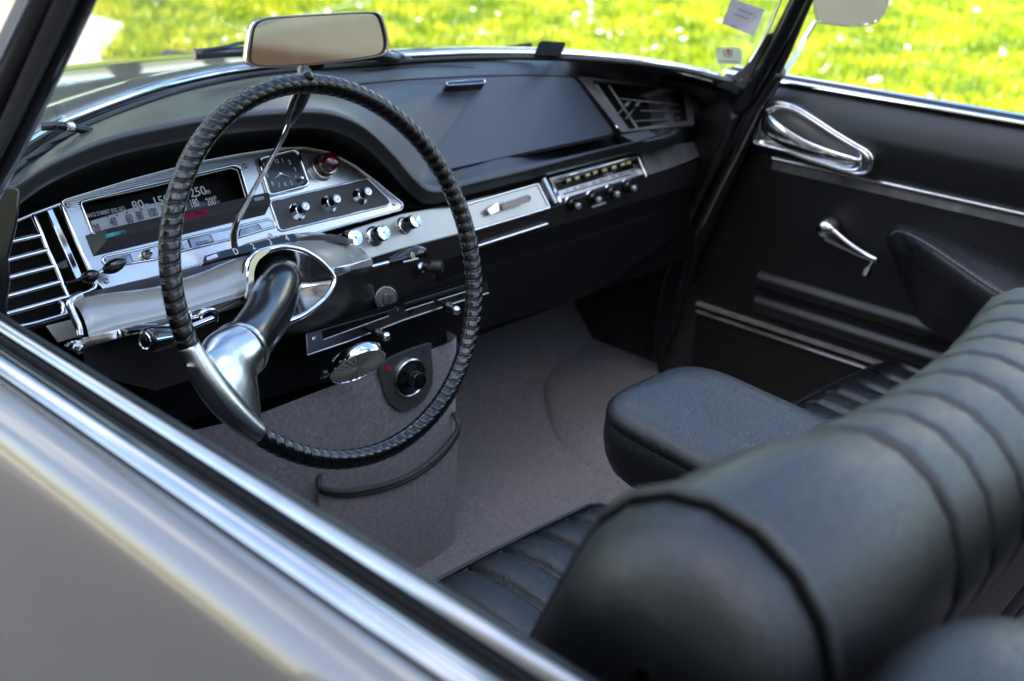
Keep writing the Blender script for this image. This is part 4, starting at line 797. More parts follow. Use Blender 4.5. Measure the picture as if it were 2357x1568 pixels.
# ================================================================== PILLARS, WINDSCREEN, MIRRORS
def strip(name, pts, w, m, parent, flat=.4, wv=Vector((1, 0, 0)), seg=14):
    P = cr(pts, 8); F = frames(P); rows = []
    for i, p in enumerate(P):
        t = (P[min(i+1, len(P)-1)]-P[max(i-1, 0)]).normalized(); a = (wv-t*wv.dot(t)).normalized(); b = t.cross(a); ww = w[0]+(w[1]-w[0])*i/(len(P)-1)
        rows.append([p+a*math.cos(2*math.pi*k/seg)*ww+b*math.sin(2*math.pi*k/seg)*ww*flat for k in range(seg)])
    return grid(MB(), rows, True, True).build(name, m, parent, sharp=180)
def pil(px, x): return onx(px, x)
hdz = 1.36
# left pillar (near)
wvL = Vector((.72, -.68, -.1))
def ext(a, b, zt): a, b = Vector(a), Vector(b); return b+(b-a)*((zt-b.z)/(b.z-a.z))
a0_, a1_, a2_ = pil((-62, 480), -.648), pil((13, 330), -.646), pil((183, -40), -.635)
wf = strip('windscreen_frame', [a0_, a1_, a2_, ext(a1_, a2_, hdz)], (.0165, .0155), 'gloss', car, .9, wvL)
wf['label'] = 'black and chrome windscreen frame'
b0_, b1_, b2_ = pil((-130, 470), -.668), pil((-40, 290), -.664), pil((122, -40), -.65)
strip('pillar_seal', [b0_, b1_, b2_, ext(b1_, b2_, hdz)], (.0085, .008), 'rubber', wf, .9, wvL)
c0_, c1_, c2_ = pil((-170, 470), -.676), pil((-73, 270), -.672), pil((75, -40), -.662)
strip('pillar_chrome', [c0_, c1_, c2_, ext(c1_, c2_, hdz)], (.0070, .0062), 'chrome', wf, .5, wvL)
P_('pillar_foot', Plane(ony((30, 500), .17), (1, 0, 0), (0, .2, 1)), [(-60, 430), (28, 428), (50, 440), (42, 520), (22, 600), (26, 650), (12, 780), (-80, 780)], 'gloss', wf, .02, bevel=.003)
strip('pillar_gold_edge', [pil((-105, 400), -.670), pil((-60, 300), -.668), pil((98, -40), -.656), ext(pil((-60, 300), -.668), pil((98, -40), -.656), hdz)], (.0022, .002), 'steel', wf, 1, wvL)
# right pillar
r0, r1, r2 = pil((1735, 195), .655), pil((1800, 80), .650), pil((1868, -60), .640)
strip('pillar', [pil((1700, 245), .66), r0, r1, r2, ext(r1, r2, hdz)], (.017, .0165), 'gloss', wf, .9, Vector((.75, .6, 0)))
strip('pillar_seal', [pil((1650, 380), .668), pil((1730, 250), .668), pil((1795, 150), .662), pil((1852, 20), .655), ext(pil((1795, 150), .662), pil((1852, 20), .655), hdz)], (.009, .0085), 'rubber', wf, .9, Vector((.75, .6, 0)))
strip('pillar_trim', [pil((1688, 182), .640), pil((1722, 148), .640), pil((1765, 75), .636), pil((1812, -40), .628), ext(pil((1765, 75), .636), pil((1812, -40), .628), hdz)], (.0085, .007), 'chrome', wf, .35, Vector((.75, .6, 0)))
PG = Plane(onx((1720, 170), .636), (.7, -.7, 0), (0, -.35, 1)); P_('pillar_gusset', PG, z('D', (160, 600), (300, 500), (400, 380), (470, 260), (640, 165), (620, 240), (480, 480), (330, 672)), 'endpaint', wf, .003, r=.002, bevel=.001)
lathe(MB(), [(.005, 0), (.0045, .0015), (.001, .0018)], PG(z('D', (272, 605)), .001), PG.N, 16).build('gusset_screw', 'chrome', wf)
strip('header_rail', [Vector((-.60, -.30, hdz)), Vector((-.4, -.22, hdz+.02)), Vector((0, -.17, hdz+.03)), Vector((.4, -.22, hdz+.02)), Vector((.60, -.30, hdz))], (.022, .022), 'chrome', wf, .8, Vector((0, 1, 0)))
for s_ in (-1, 1):
    pt_ = ext(a1_, a2_, hdz) if s_ < 0 else ext(r1, r2, hdz); strip('header_corner', [pt_, lerp(pt_, Vector((s_*.60, -.30, hdz)), .5)+Vector((0, 0, .008)), Vector((s_*.60, -.30, hdz))], (.017, .020), 'chrome', wf, .9, Vector((0, 1, 0)))
# black door-opening trim running down from the right pillar
strip('door_opening_trim', [pil((1795, 160), .672), pil((1745, 235), .675), pil((1700, 330), .68), pil((1640, 450), .685), pil((1590, 560), .69), pil((1563, 660), .69), pil((1548, 760), .70)], (.020, .020), 'vinyl', car, .6, Vector((.6, .6, 0)))
strip('door_edge_bead', [pil((1765, 215), .664), pil((1712, 330), .668), pil((1655, 440), .672), pil((1600, 560), .68), pil((1573, 655), .684)], (.0035, .003), 'endpaint', car, .8, Vector((.6, .6, 0)))
strip('door_opening_seal', [pil((1690, 260), .655), pil((1655, 360), .658), pil((1600, 470), .665), pil((1555, 570), .672), pil((1520, 680), .68), pil((1508, 830), .69)], (.012, .010), 'rubber', car, .6, Vector((.6, .6, 0)))
# kick side filling between dash end and door
P_('dash_side', Plane((.675, .2, .7), (0, -1, 0), (0, 0, 1)), [(1480, 340), (1720, 195), (1790, 190), (1700, 380), (1600, 600), (1565, 720), (1520, 840), (1490, 600)], 'vinyl', dash, .01)
# glass: lofted between the lower edge curve and the header
base_px = [(-10, 420), (60, 372), (130, 326), (200, 288), (330, 237), (440, 203), (560, 177), (680, 162), (770, 154), (850, 148), (1000, 138), (1150, 133), (1320, 136), (1420, 143), (1500, 151), (1600, 167), (1690, 190)]
BS = cr([onz(p, .928)+Vector((0, .012, 0)) for p in base_px], 4); rows = []
for i, p in enumerate(BS):
    u_ = i/(len(BS)-1); t_ = Vector((-.60+1.20*u_, -.30+.13*math.sin(math.pi*u_), hdz)); rows.append([lerp(p, t_, k/6)+Vector((0, .05*math.sin(math.pi*k/6), 0)) for k in range(7)])
glass = grid(MB(), rows).build('windscreen', 'glass', wf, sharp=180)
# outer base: painted scuttle edge + chrome line + bonnet
out = cr([onz(p, .915)+Vector((0, .02, 0)) for p in base_px], 4)
tube(MB(), [p+Vector((0, .012, .004)) for p in out], .0065, 10).build('windscreen_base_moulding', 'chrome', wf, sharp=180)
rows = []
for i, p in enumerate(out):
    u_ = p.x/.62; o2 = [Vector((p.x*1.0, p.y+.02, p.z-.006)), Vector((p.x*1.02, p.y+.045, p.z+.004)), Vector((p.x*1.05, p.y+.085, p.z+.004)), Vector((p.x*1.08, p.y+.12, p.z-.008)), Vector((p.x*1.09, p.y+.14, p.z-.03))]; rows.append(cr(o2, 4))
bon = grid(MB(), rows).build('scuttle', 'paint', car, sharp=180)
grid(MB(), [[p+Vector((0, .01, -.02)), p+Vector((p.x*.12, .06, -.055)), p+Vector((p.x*.22, .30, -.09)), p+Vector((p.x*.25, .55, -.12))] for p in out]).build('scuttle_well', 'rubber', car, sharp=180)
rows = []
for i in range(45):
    u_ = -1+2*i/44; x = .70*u_; yb = .70*(1-abs(u_)**2.4*.42); r_ = []
    for j in range(36):
        t = j/35; y = yb+(2.1-yb)*t; w_ = 1-.25*t**1.5; crown = .902-.13*max(0, y-.62)**2-.10*abs(u_)**3
        r_.append(Vector((x*w_, y, crown-.02*(1-min(1, t*8)))))
    rows.append(r_)
grid(MB(), rows).build('bonnet', 'paint', car, sharp=180, label='grey bonnet beyond the windscreen')
for s_ in (-1, 1):
    rows = []
    for j in range(24):
        y = .26+1.94*j/23; t = (y-.26)/1.94; zt = (.80 if s_ > 0 else .872)-.12*t
        rows.append([Vector((s_*x, y, zz)) for x, zz in smooth_prof([(.705, zt-.06), (.72, zt-.015), (.76, zt), (.81, zt-.04), (.84, zt-.16), (.85, .45), (.84, .30)], 4)])
    grid(MB(), rows).build('front_wing', 'paint', car, sharp=180)
# under-body so that daylight does not come through the floor
mb = MB(); grid(mb, [[Vector((x, y, .22)) for x in (-.82, 0, .82)] for y in (-2.6, 0, 2.1)]); mb.build('underbody', 'black', car)
# rear body half behind the cabin
rows = []
for j in range(24):
    y = -1.35-1.6*j/23; t = j/23; rows.append([Vector((x, y, zz)) for x, zz in smooth_prof([(-.84, .30), (-.85, .5), (-.80, .80-.22*t), (-.70, .88-.25*t), (0, .92-.28*t), (.70, .88-.25*t), (.80, .80-.22*t), (.85, .5), (.84, .30)], 4)])
grid(MB(), rows).build('rear_body', 'paint', car, sharp=180)
# wheels
for wx in (-.72, .72):
    for wy in (1.35, -1.75):
        w_ = lathe(MB(), [(.20, -.07), (.30, -.08), (.325, -.05), (.325, .05), (.30, .08), (.20, .07)], (wx, wy, .325), (1, 0, 0), 36).build('tyre', 'rubber', car)
        lathe(MB(), [(.20, -.05), (.20, .075*1), (.16, .085), (.05, .10), (.001, .10)], (wx, wy, .325), (math.copysign(1, wx), 0, 0), 36).build('rim', 'chrome', w_)
# interior mirror
mc_ = ony((728, 88), .452); mtilt = Plane(mc_, (.98, -.20, .02), (0, .085, .96))
mp = [(566, 145), (572, 80), (590, 50), (640, 40), (760, 30), (868, 27), (884, 40), (896, 90), (895, 118), (875, 131), (740, 150), (600, 157), (575, 150)]
mo = cr([mtilt(p) for p in [(563, 140), (566, 100), (575, 58), (600, 42), (660, 36), (760, 30), (850, 26), (877, 32), (889, 60), (896, 100), (889, 122), (860, 132), (760, 146), (660, 155), (598, 156), (572, 151)]], 5, True)
mcc = sum(mo, Vector())/len(mo); mN = mtilt.N
def msc(s_, d_): return [mcc+(p-mcc)*s_+mN*d_ for p in mo]
wm = grid(MB(), [msc(.5, -.030), msc(.85, -.024), msc(.97, -.014), msc(1.0, -.004), msc(.995, .001), msc(.98, .0035), msc(.955, .0035), msc(.945, .001)], True, True).build('interior_mirror', 'chrome', car, sharp=50, label='chrome-framed rear-view mirror standing on the dashboard')
grid(MB(), [msc(.955, .002), msc(.93, .002), msc(.91, .0010)], True).build('mirror_gasket', 'rubber', wm)
# the glass is set a little turned towards the driver
mg = MB(); mN2 = mN
mg.add([p-mN*((p-mcc).dot(mN2)/mN2.dot(mN)) +mN*.0 for p in [mcc+(q-mcc)*.945 for q in mo]], [tuple(range(len(mo)))]); gob = mg.build('mirror_glass', 'mirror', wm, smooth=False)
ms = ony((708, 165), .47); tube(MB(), [mcc-mN*.02+Vector((-.01, 0, -.03)), ms+Vector((0, .01, -.008)), Vector((ms.x, ms.y+.02, .925))], .009, 14).build('mirror_stem', 'chrome', wm)
P_('mirror_switch', Plane(mcc-mN*.008, mtilt.R, mtilt.U), [(713, 150), (748, 147), (745, 160), (720, 161)], 'black', wm, .012, bevel=.002)
# electronic sensor on the windscreen base
sn = Plane(onz((1268, 128), .935), (1, .04, 0), (0, .55, .83))
P_('toll_badge', sn, [(1232, 127), (1244, 96), (1250, 93), (1300, 96), (1304, 100), (1292, 128), (1288, 131), (1236, 129)], 'black', None, .006, bevel=.002)
tg = bpy.data.objects['toll_badge']; tag(tg, 'small black electronic toll badge standing on the dashboard below the windscreen', 'toll badge')
tube(MB(), [sn((1268, 129), -.003), onz((1270, 136), .922)], .003, 8).build('badge_foot', 'black', tg)
# wipers
def wiper(px, r, parent, name='wiper_blade', y=.9):
    tube(MB(), cr([onz(p, zz) for p, zz in px], 5), r, 8).build(name, 'gloss', parent, sharp=60)
wb_ = wiper([((447, 126), .955), ((500, 122), .955), ((570, 119), .95), ((700, 125), .942), ((860, 128), .94), ((915, 135), .93)], .0085, wf)
wiper([((470, 117), .962), ((520, 108), .964), ((560, 99), .965), ((640, 100), .96), ((760, 112), .95), ((905, 132), .935)], .0028, wf, 'wiper_arm')
wiper([((95, 292), .945), ((140, 290), .945), ((175, 296), .94), ((210, 302), .935)], .005, wf, 'wiper_arm')
lathe(MB(), [(.006, 0), (.006, .005), (.004, .008), (.0005, .009)], onz((163, 298), .94), (0, 0, 1), 16).build('wiper_nut', 'chrome', wf)
wiper([((900, 118), .94), ((930, 132), .93), ((950, 141), .925)], .004, wf, 'wiper_arm')
# door mirror outside, on the right
em = Vector(onx((1965, 5), .93)); EN = Vector((-.80, -.58, .16)).normalized(); EM = Plane(em, Vector((0, 0, 1)).cross(EN), Vector((0, 0, 1))-EN*EN.z)
eo = cr([EM(p) for p in [(1875, 30), (1882, 50), (1905, 57), (1960, 62), (2005, 57), (2030, 42), (2045, 10), (2047, -30), (2035, -60), (1990, -75), (1930, -75), (1885, -65), (1872, -40), (1871, 0)]], 5, True); ecc = sum(eo, Vector())/len(eo)
def esc_(s_, d_): return [ecc+(p-ecc)*s_+EN*d_ for p in eo]
dm = grid(MB(), [esc_(.4, -.05), esc_(.8, -.035), esc_(1.0, -.008), esc_(1.01, 0), esc_(.99, .004), esc_(.955, .004), esc_(.94, .001)], True, True).build('door_mirror', 'chrome', car, sharp=60, label='chrome door mirror outside the passenger window')
b_ = MB(); gg = esc_(.95, .0015); b_.add(gg, [tuple(range(len(gg)))]); b_.build('mirror_glass', 'mirror', dm, smooth=False)
tube(MB(), [onx((1876, 52), .925), onx((1850, 95), .90), onx((1832, 130), .875), Vector((.80, .22, .87))], .006, 12).build('mirror_arm', 'chrome', dm, sharp=60)
# paper in a clear sleeve and the round-cornered sticker on the glass
WG = Plane(ony((1680, 95), .235), (.62, -.74, -.05), (-.10, -.38, .92))
sl = P_('clear_sleeve', WG, z('D', (170, -60), (520, -20), (360, 325), (60, 215)), 'sleeve', None, .0004, bevel=0)
tag(sl, 'clear plastic sleeve stuck inside the windscreen with a lilac paper in it', 'sleeve')
P_('permit', WG, z('D', (205, -15), (445, 72), (368, 265), (130, 172)), 'paper', sl, .0003, lift=.0010, bevel=0)
for k_, a_ in enumerate(((250, 62), (215, 95))): P_('printed_line', WG, z('D', a_, (a_[0]+110, a_[1]+38), (a_[0]+108, a_[1]+44), (a_[0]-2, a_[1]+6)), 'lilac', sl, .0002, lift=.0016, bevel=0)
P_('printed_line', WG, z('D', (200, 182), (235, 194), (233, 200), (198, 188)), 'lilac', sl, .0002, lift=.0016, bevel=0)
WS2 = Plane(ony((1676, 130), .255), (.66, -.72, -.12), (-.10, -.38, .92))
st_ = P_('windscreen_sticker', WS2, z('D', (85, 350), (255, 350), (275, 372), (278, 468), (262, 476), (102, 468), (95, 455)), 'sticker', None, .0004, r=.003, bevel=0); tag(st_, 'cream sticker with a red shield, low in the right corner of the windscreen', 'sticker')
P_('shield', WS2, z('D', (158, 360), (196, 362), (180, 428)), 'vermil', st_, .0002, lift=.0006, bevel=0)
P_('wreath', WS2, z('D', (135, 375), (150, 362), (168, 425), (150, 415)), 'gold', st_, .0002, lift=.0006, bevel=0); P_('wreath', WS2, z('D', (214, 380), (200, 362), (186, 425), (202, 418)), 'gold', st_, .0002, lift=.0006, bevel=0)
P_('printed_line', WS2, z('D', (112, 445), (258, 452), (258, 460), (112, 453)), 'lilac', st_, .0002, lift=.0006, bevel=0)
# ================================================================== SURROUNDINGS
def groundmat(name, stops, scale, rough=1., bumpd=.02):
    m = bpy.data.materials.new(name); m.use_nodes = True; nt = m.node_tree; b = nt.nodes['Principled BSDF']; b.inputs['Roughness'].default_value = rough; b.inputs['Specular IOR Level'].default_value = .2
    tc = nt.nodes.new('ShaderNodeTexCoord'); n = nt.nodes.new('ShaderNodeTexNoise'); n.inputs['Scale'].default_value = scale; n.inputs['Detail'].default_value = 8; r = nt.nodes.new('ShaderNodeValToRGB')
    e = r.color_ramp.elements; e[0].position = stops[0][0]; e[0].color = (*stops[0][1], 1); e[1].position = stops[-1][0]; e[1].color = (*stops[-1][1], 1)
    for p, c in stops[1:-1]: x = e.new(p); x.color = (*c, 1)
    nt.links.new(tc.outputs['Object'], n.inputs['Vector']); nt.links.new(n.outputs['Fac'], r.inputs[0]); nt.links.new(r.outputs[0], b.inputs['Base Color'])
    bp = nt.nodes.new('ShaderNodeBump'); bp.inputs['Distance'].default_value = bumpd; nt.links.new(n.outputs['Fac'], bp.inputs['Height']); nt.links.new(bp.outputs[0], b.inputs['Normal']); return m
G_ = groundmat('meadow_soil', [(.3, (.07, .12, .012)), (.5, (.13, .20, .02)), (.7, (.24, .27, .03))], 3.)
mb = MB(); mb.add([(-150, -150, 0), (150, -150, 0), (150, 150, 0), (-150, 150, 0)], [(0, 1, 2, 3)]); tag(mb.build('ground', G_, smooth=False), kind='structure')
PV = groundmat('gravel_path', [(.3, (.42, .36, .28)), (.7, (.58, .50, .40))], 30., bumpd=.004)
pth = [(-9, 14.5), (1.5, 14.5), (2.6, 10), (3.1, 8.4), (3.25, 7.6), (3.2, 6.9), (2.4, 5.8), (1.4, 3.5), (1.1, 1.5), (1.15, -6), (-9, -6)]
mb = MB(); plate(mb, [Vector((x, y, .006)) for x, y in pth], (), (0, 0, 1), .004); tag(mb.build('path', PV, smooth=False), kind='structure')
DRV = groundmat('reflection_ground_stone', [(.3, (.20, .175, .145)), (.7, (.33, .29, .24))], 14., bumpd=.006)
mb = MB(); plate(mb, [Vector(p) for p in ((-9, -6, .012), (1.1, -6, .012), (1.06, 1.4, .012), (1.3, 3.1, .012), (-9, 3.1, .012))], (), (0, 0, 1), .004); tag(mb.build('dark_reflection_ground', DRV, smooth=False), kind='structure')  # unseen ground added, darker so the lower door paint reflects less light
def inpath(x, y):
    ins = False; n = len(pth); j = n-1
    for i in range(n):
        if ((pth[i][1] > y) != (pth[j][1] > y)) and (x < (pth[j][0]-pth[i][0])*(y-pth[i][1])/(pth[j][1]-pth[i][1])+pth[i][0]): ins = not ins
        j = i
    return ins
# grass blades
def leafmat(name, c1, c2, c3, tl=.45):
    m = bpy.data.materials.new(name); m.use_nodes = True; nt = m.node_tree; nt.nodes.clear(); o = nt.nodes.new('ShaderNodeOutputMaterial')
    tc = nt.nodes.new('ShaderNodeTexCoord'); n = nt.nodes.new('ShaderNodeTexNoise'); n.inputs['Scale'].default_value = 2.2; n.inputs['Detail'].default_value = 5; r = nt.nodes.new('ShaderNodeValToRGB'); e = r.color_ramp.elements
    e[0].position = .34; e[0].color = (*c1, 1); e[1].position = .66; e[1].color = (*c3, 1); x = e.new(.5); x.color = (*c2, 1)
    nt.links.new(tc.outputs['Object'], n.inputs['Vector']); nt.links.new(n.outputs['Fac'], r.inputs[0])
    d = nt.nodes.new('ShaderNodeBsdfDiffuse'); t = nt.nodes.new('ShaderNodeBsdfTranslucent'); g = nt.nodes.new('ShaderNodeBsdfGlossy'); g.inputs['Roughness'].default_value = .4; g.inputs[0].default_value = (.5, .5, .4, 1)
    mx = nt.nodes.new('ShaderNodeMixShader'); mx.inputs[0].default_value = tl; m2 = nt.nodes.new('ShaderNodeMixShader'); m2.inputs[0].default_value = .05
    nt.links.new(r.outputs[0], d.inputs[0]); nt.links.new(r.outputs[0], t.inputs[0]); nt.links.new(d.outputs[0], mx.inputs[1]); nt.links.new(t.outputs[0], mx.inputs[2]); nt.links.new(mx.outputs[0], m2.inputs[1]); nt.links.new(g.outputs[0], m2.inputs[2]); nt.links.new(m2.outputs[0], o.inputs[0]); return m
LG = leafmat('grass_leaf', (.06, .17, .010), (.34, .42, .012), (.62, .58, .03))
NB = 170000
x = rng.uniform(1.1, 13, NB); y = rng.uniform(-3, 15, NB)
d_ = np.hypot(x+1, y+.9); keep = rng.random(NB) < np.clip(12/d_**1.1, .15, 1); x, y = x[keep], y[keep]
ok = np.array([not inpath(a, b) for a, b in zip(x, y)]); x, y = x[ok], y[ok]; n = len(x)
th = rng.uniform(0, 2*np.pi, n); h = rng.uniform(.03, .085, n)*(.7+.6*(np.sin(x*2.1)*np.sin(y*1.7)*.5+.5)); w = rng.uniform(.004, .009, n); ln = rng.uniform(.01, .05, n); lt = rng.uniform(0, 2*np.pi, n)
V = np.zeros((n, 4, 3)); V[:, 0] = np.stack([x-np.cos(th)*w, y-np.sin(th)*w, np.zeros(n)], 1); V[:, 1] = np.stack([x+np.cos(th)*w, y+np.sin(th)*w, np.zeros(n)], 1)
V[:, 2] = np.stack([x+np.cos(th)*w*.8+np.cos(lt)*ln*.45, y+np.sin(th)*w*.8+np.sin(lt)*ln*.45, h*.65], 1); V[:, 3] = np.stack([x+np.cos(lt)*ln, y+np.sin(lt)*ln, h], 1)
me = bpy.data.meshes.new('grass'); me.vertices.add(n*4); me.vertices.foreach_set('co', V.ravel()); F = (np.arange(n)[:, None]*4+np.array([0, 1, 2, 0, 2, 3])).ravel()
me.loops.add(n*6); me.loops.foreach_set('vertex_index', F); me.polygons.add(n*2); me.polygons.foreach_set('loop_start', np.arange(n*2)*3); me.polygons.foreach_set('loop_total', np.full(n*2, 3)); me.update(); me.validate()
tag(link('grass', me, LG, smooth=False), 'bright yellow-green meadow grass beyond the car', 'grass', kind='stuff')
# daisies
DW = mat('daisy_petal', (.82, .82, .80), .8); DY = mat('daisy_centre', (.75, .5, .03), .8); DM = []
for v in range(3):
    mb = MB()
    for k in range(11):
        a_ = 2*math.pi*k/11; c_, s_ = math.cos(a_), math.sin(a_); r = .019+.003*random.random(); w_ = .0048
        mb.add([(c_*.004-s_*w_*.6, s_*.004+c_*w_*.6, 0), (c_*.004+s_*w_*.6, s_*.004-c_*w_*.6, 0), (c_*r+s_*w_, s_*r-c_*w_, .003+.004*random.random()), (c_*r-s_*w_, s_*r+c_*w_, .003)], [(0, 1, 2, 3)])
    me = bpy.data.meshes.new('daisy'); me.from_pydata(mb.v, [], mb.f); me.materials.append(DW)
    m2 = MB(); lathe(m2, [(.0062, .0), (.005, .003), (.0003, .004)], (0, 0, .001), (0, 0, 1), 10); mc2 = bpy.data.meshes.new('daisy_eye'); mc2.from_pydata(m2.v, [], m2.f); mc2.materials.append(DY); DM.append((me, mc2))
def gp(px): r = ray(px); t = (.09-CAM[2])/r[2]; return CAM+r*t
spots = []
for cx0, cy0, k, s_ in ((1350, 40, 10, 22), (800, 5, 3, 30), (430, 80, 6, 18), (530, 85, 4, 15), (270, 30, 1, 5), (1075, 25, 4, 20), (1100, 70, 3, 20), (1390, 75, 5, 20), (1290, 60, 4, 20), (1560, 65, 2, 10), (1500, 120, 3, 30), (1970, 90, 6, 12), (1925, 95, 3, 10), (2310, 110, 5, 12), (2020, 15, 2, 10), (1895, 155, 2, 10), (2240, 5, 3, 40), (1880, 125, 2, 8), (2005, 190, 2, 10), (980, 100, 3, 20), (760, 20, 4, 30), (930, 15, 3, 30), (1650, 40, 4, 60), (2150, 60, 6, 90), (1200, 20, 6, 90), (600, 20, 6, 70), (1450, 20, 6, 60)):
    for i in range(k): spots.append((cx0+random.gauss(0, s_), cy0+random.gauss(0, s_*.6)))
for i in range(60): spots.append((random.uniform(200, 2400), random.uniform(-60, 230)))
kd = 0
for sx, sy in spots:
    p = gp((sx, sy))
    if inpath(p[0], p[1]) or p[0] < 1.5 or p[1] < -2.5 or np.hypot(p[0], p[1]) > 16: continue
    a, b = DM[kd % 3]; kd += 1; o = bpy.data.objects.new('daisy', a); COL.objects.link(o); o.location = (p[0], p[1], .075+.02*random.random()); s_ = random.uniform(.65, 1.05); o.scale = (s_,)*3
    o.rotation_euler = (random.uniform(-.5, .3), random.uniform(-.5, .5), random.random()*6)
    tag(o, 'small white daisy flowering in the sunlit yellow-green grass', 'daisy', 'daisies in the meadow'); c = bpy.data.objects.new('flower_centre', b); COL.objects.link(c); c.parent = o
# house and garden wall behind the photographer (they show in the mirrors and in the paint)
PL = mat('house_render', (.62, .48, .33), .9, var=(1.2, .9, 1.05), bump=[('noise', 60, .3, .004)]); PL2 = mat('pale_render', (.72, .60, .45), .9, var=(1.5, .88, 1.06)); BR = mat('brick_base', (.26, .13, .07), .9, var=(9, .7, 1.3)); RF = mat('roof_tiles', (.10, .06, .05), .8, var=(6, .7, 1.3)); WD = mat('window_pane', (.02, .025, .03), .05, coat=1.); WDK = mat('reflection_panel_timber', (.05, .035, .025), .5, var=(5, .7, 1.3)); FRm = mat('window_frame', (.55, .52, .48), .5)
def box(mb, a, b):
    (x0, y0, z0), (x1, y1, z1) = a, b
    return mb.add([(x0, y0, z0), (x1, y0, z0), (x1, y1, z0), (x0, y1, z0), (x0, y0, z1), (x1, y0, z1), (x1, y1, z1), (x0, y1, z1)], [(0, 3, 2, 1), (4, 5, 6, 7), (0, 1, 5, 4), (1, 2, 6, 5), (2, 3, 7, 6), (3, 0, 4, 7)])
HX = -5.2
house = empty('house', (HX-3, -4, 0), 'beige rendered house with a brick base standing behind the car', 'house')
def hb(name, m, *bx):
    mb = MB()
    for a, b in bx: box(mb, a, b)
    o = mb.build(name, m, None, smooth=False); o.parent = house; o.matrix_parent_inverse = Matrix.Translation(-house.location); return o
hb('wall', PL, ((HX-6, -13, 0), (HX, 3.2, 7.0))); hb('brick_base', BR, ((HX-6.05, -13.05, 0), (HX+.05, 3.25, .55)))
mb = MB(); mb.add([(HX+.5, -13.5, 6.9), (HX+.5, 3.7, 6.9), (HX-3, 3.7, 8.8), (HX-3, -13.5, 8.8), (HX-6.5, -13.5, 6.9), (HX-6.5, 3.7, 6.9)], [(0, 1, 2, 3), (3, 2, 5, 4), (0, 3, 4), (1, 5, 2), (0, 4, 5, 1)])
o = mb.build('roof', RF, smooth=False); o.parent = house; o.matrix_parent_inverse = Matrix.Translation(-house.location)
hb('dark_reflection_panel', WDK, ((HX-.02, -4.6, .02), (HX+.05, -2.0, 2.3)))  # unseen dark panel added for dark reflections in the door paint
for wy in (-9.5, -6.5, -.9, 1.6):
    f = hb('window', FRm, ((HX-.02, wy-.62, 1.15), (HX+.06, wy+.62, 2.65))); hb('pane', WD, ((HX, wy-.54, 1.23), (HX+.075, wy-.03, 2.57)), ((HX, wy+.03, 1.23), (HX+.075, wy+.54, 2.57)))
    hb('window', FRm, ((HX-.02, wy-.62, 4.15), (HX+.06, wy+.62, 5.65))); hb('pane', WD, ((HX, wy-.54, 4.23), (HX+.075, wy-.03, 5.57)), ((HX, wy+.03, 4.23), (HX+.075, wy+.54, 5.57)))
gw = empty('garden_wall', (3, -9, 0), 'beige garden wall on a brick base at the end of the yard', 'wall')
for nm_, m_, a, b in (('wall_panel', PL, (HX+.2, -9.3, .5), (14, -9, 4.3)), ('coping', RF, (HX+.2, -9.42, 4.3), (14, -8.88, 4.4))):
    o = box(MB(), a, b).build(nm_, m_, smooth=False); o.parent = gw; o.matrix_parent_inverse = Matrix.Translation(-gw.location)
o = plate(MB(), [Vector((HX+.25, -8.93, 0)), Vector((7, -8.93, 0)), Vector((2.45, -8.93, .86)), Vector((HX+.25, -8.93, 2.35))], (), (0, 1, 0), .06).build('brick_base', BR, smooth=False); o.parent = gw; o.matrix_parent_inverse = Matrix.Translation(-gw.location)
o = plate(MB(), [Vector((HX+.25, -8.98, 4.28)), Vector((13.9, -8.98, 4.28)), Vector((13.9, -8.98, 2.6)), Vector((HX+.25, -8.98, .9+1.4*0))][:4], (), (0, 1, 0), .012).build('upper_render', PL2, smooth=False) if False else plate(MB(), [Vector((1.0, -8.985, 1.02)), Vector((13.9, -8.985, 2.4)), Vector((13.9, -8.985, 4.28)), Vector((1.0, -8.985, 4.28))], (), (0, 1, 0), .01).build('upper_render', PL2, smooth=False); o.parent = gw; o.matrix_parent_inverse = Matrix.Translation(-gw.location)
# trees beyond the meadow, out of the picture but mirrored in the bonnet and chrome
TL = leafmat('tree_leaf', (.03, .07, .008), (.06, .12, .012), (.10, .17, .02), .3); BK = mat('bark', (.08, .06, .045), .9)
def tree(x, y, h, s_):
    t = empty('broadleaf_tree', (x, y, 0), 'leafy green tree beyond the meadow', 'tree', 'trees beyond the meadow')
    mb = MB(); tube(mb, [Vector((0, 0, 0)), Vector((.1, 0, h*.3)), Vector((0, .1, h*.6)), Vector((0, 0, h*.85))], [.28, .2, .12, .03], 10)
    for k in range(6): a_ = k*1.1; tube(mb, [Vector((0, 0, h*(.3+.07*k))), Vector((math.cos(a_)*h*.18, math.sin(a_)*h*.18, h*(.45+.07*k)))], [.09, .02], 6)
    o = mb.build('trunk', BK, t); r2 = np.random.default_rng(s_); nl = 9000; cl = r2.normal(size=(26, 3)); cl /= np.linalg.norm(cl, axis=1)[:, None]; cl *= (r2.random(26)**.4)[:, None]*np.array([h*.30, h*.30, h*.33])
    c_ = cl[r2.integers(0, 26, nl)]+r2.normal(size=(nl, 3))*h*.055+np.array([0, 0, h*.62]); u_ = r2.normal(size=(nl, 3)); u_ /= np.linalg.norm(u_, axis=1)[:, None]; v_ = np.cross(u_, r2.normal(size=(nl, 3))); v_ /= np.linalg.norm(v_, axis=1)[:, None]; q = .14
    V = np.stack([c_-u_*q, c_+v_*q*.6, c_+u_*q, c_-v_*q*.6], 1); me = bpy.data.meshes.new('crown'); me.from_pydata(V.reshape(-1, 3).tolist(), [], np.arange(nl*4).reshape(-1, 4).tolist()); link('crown', me, TL, t, smooth=False)
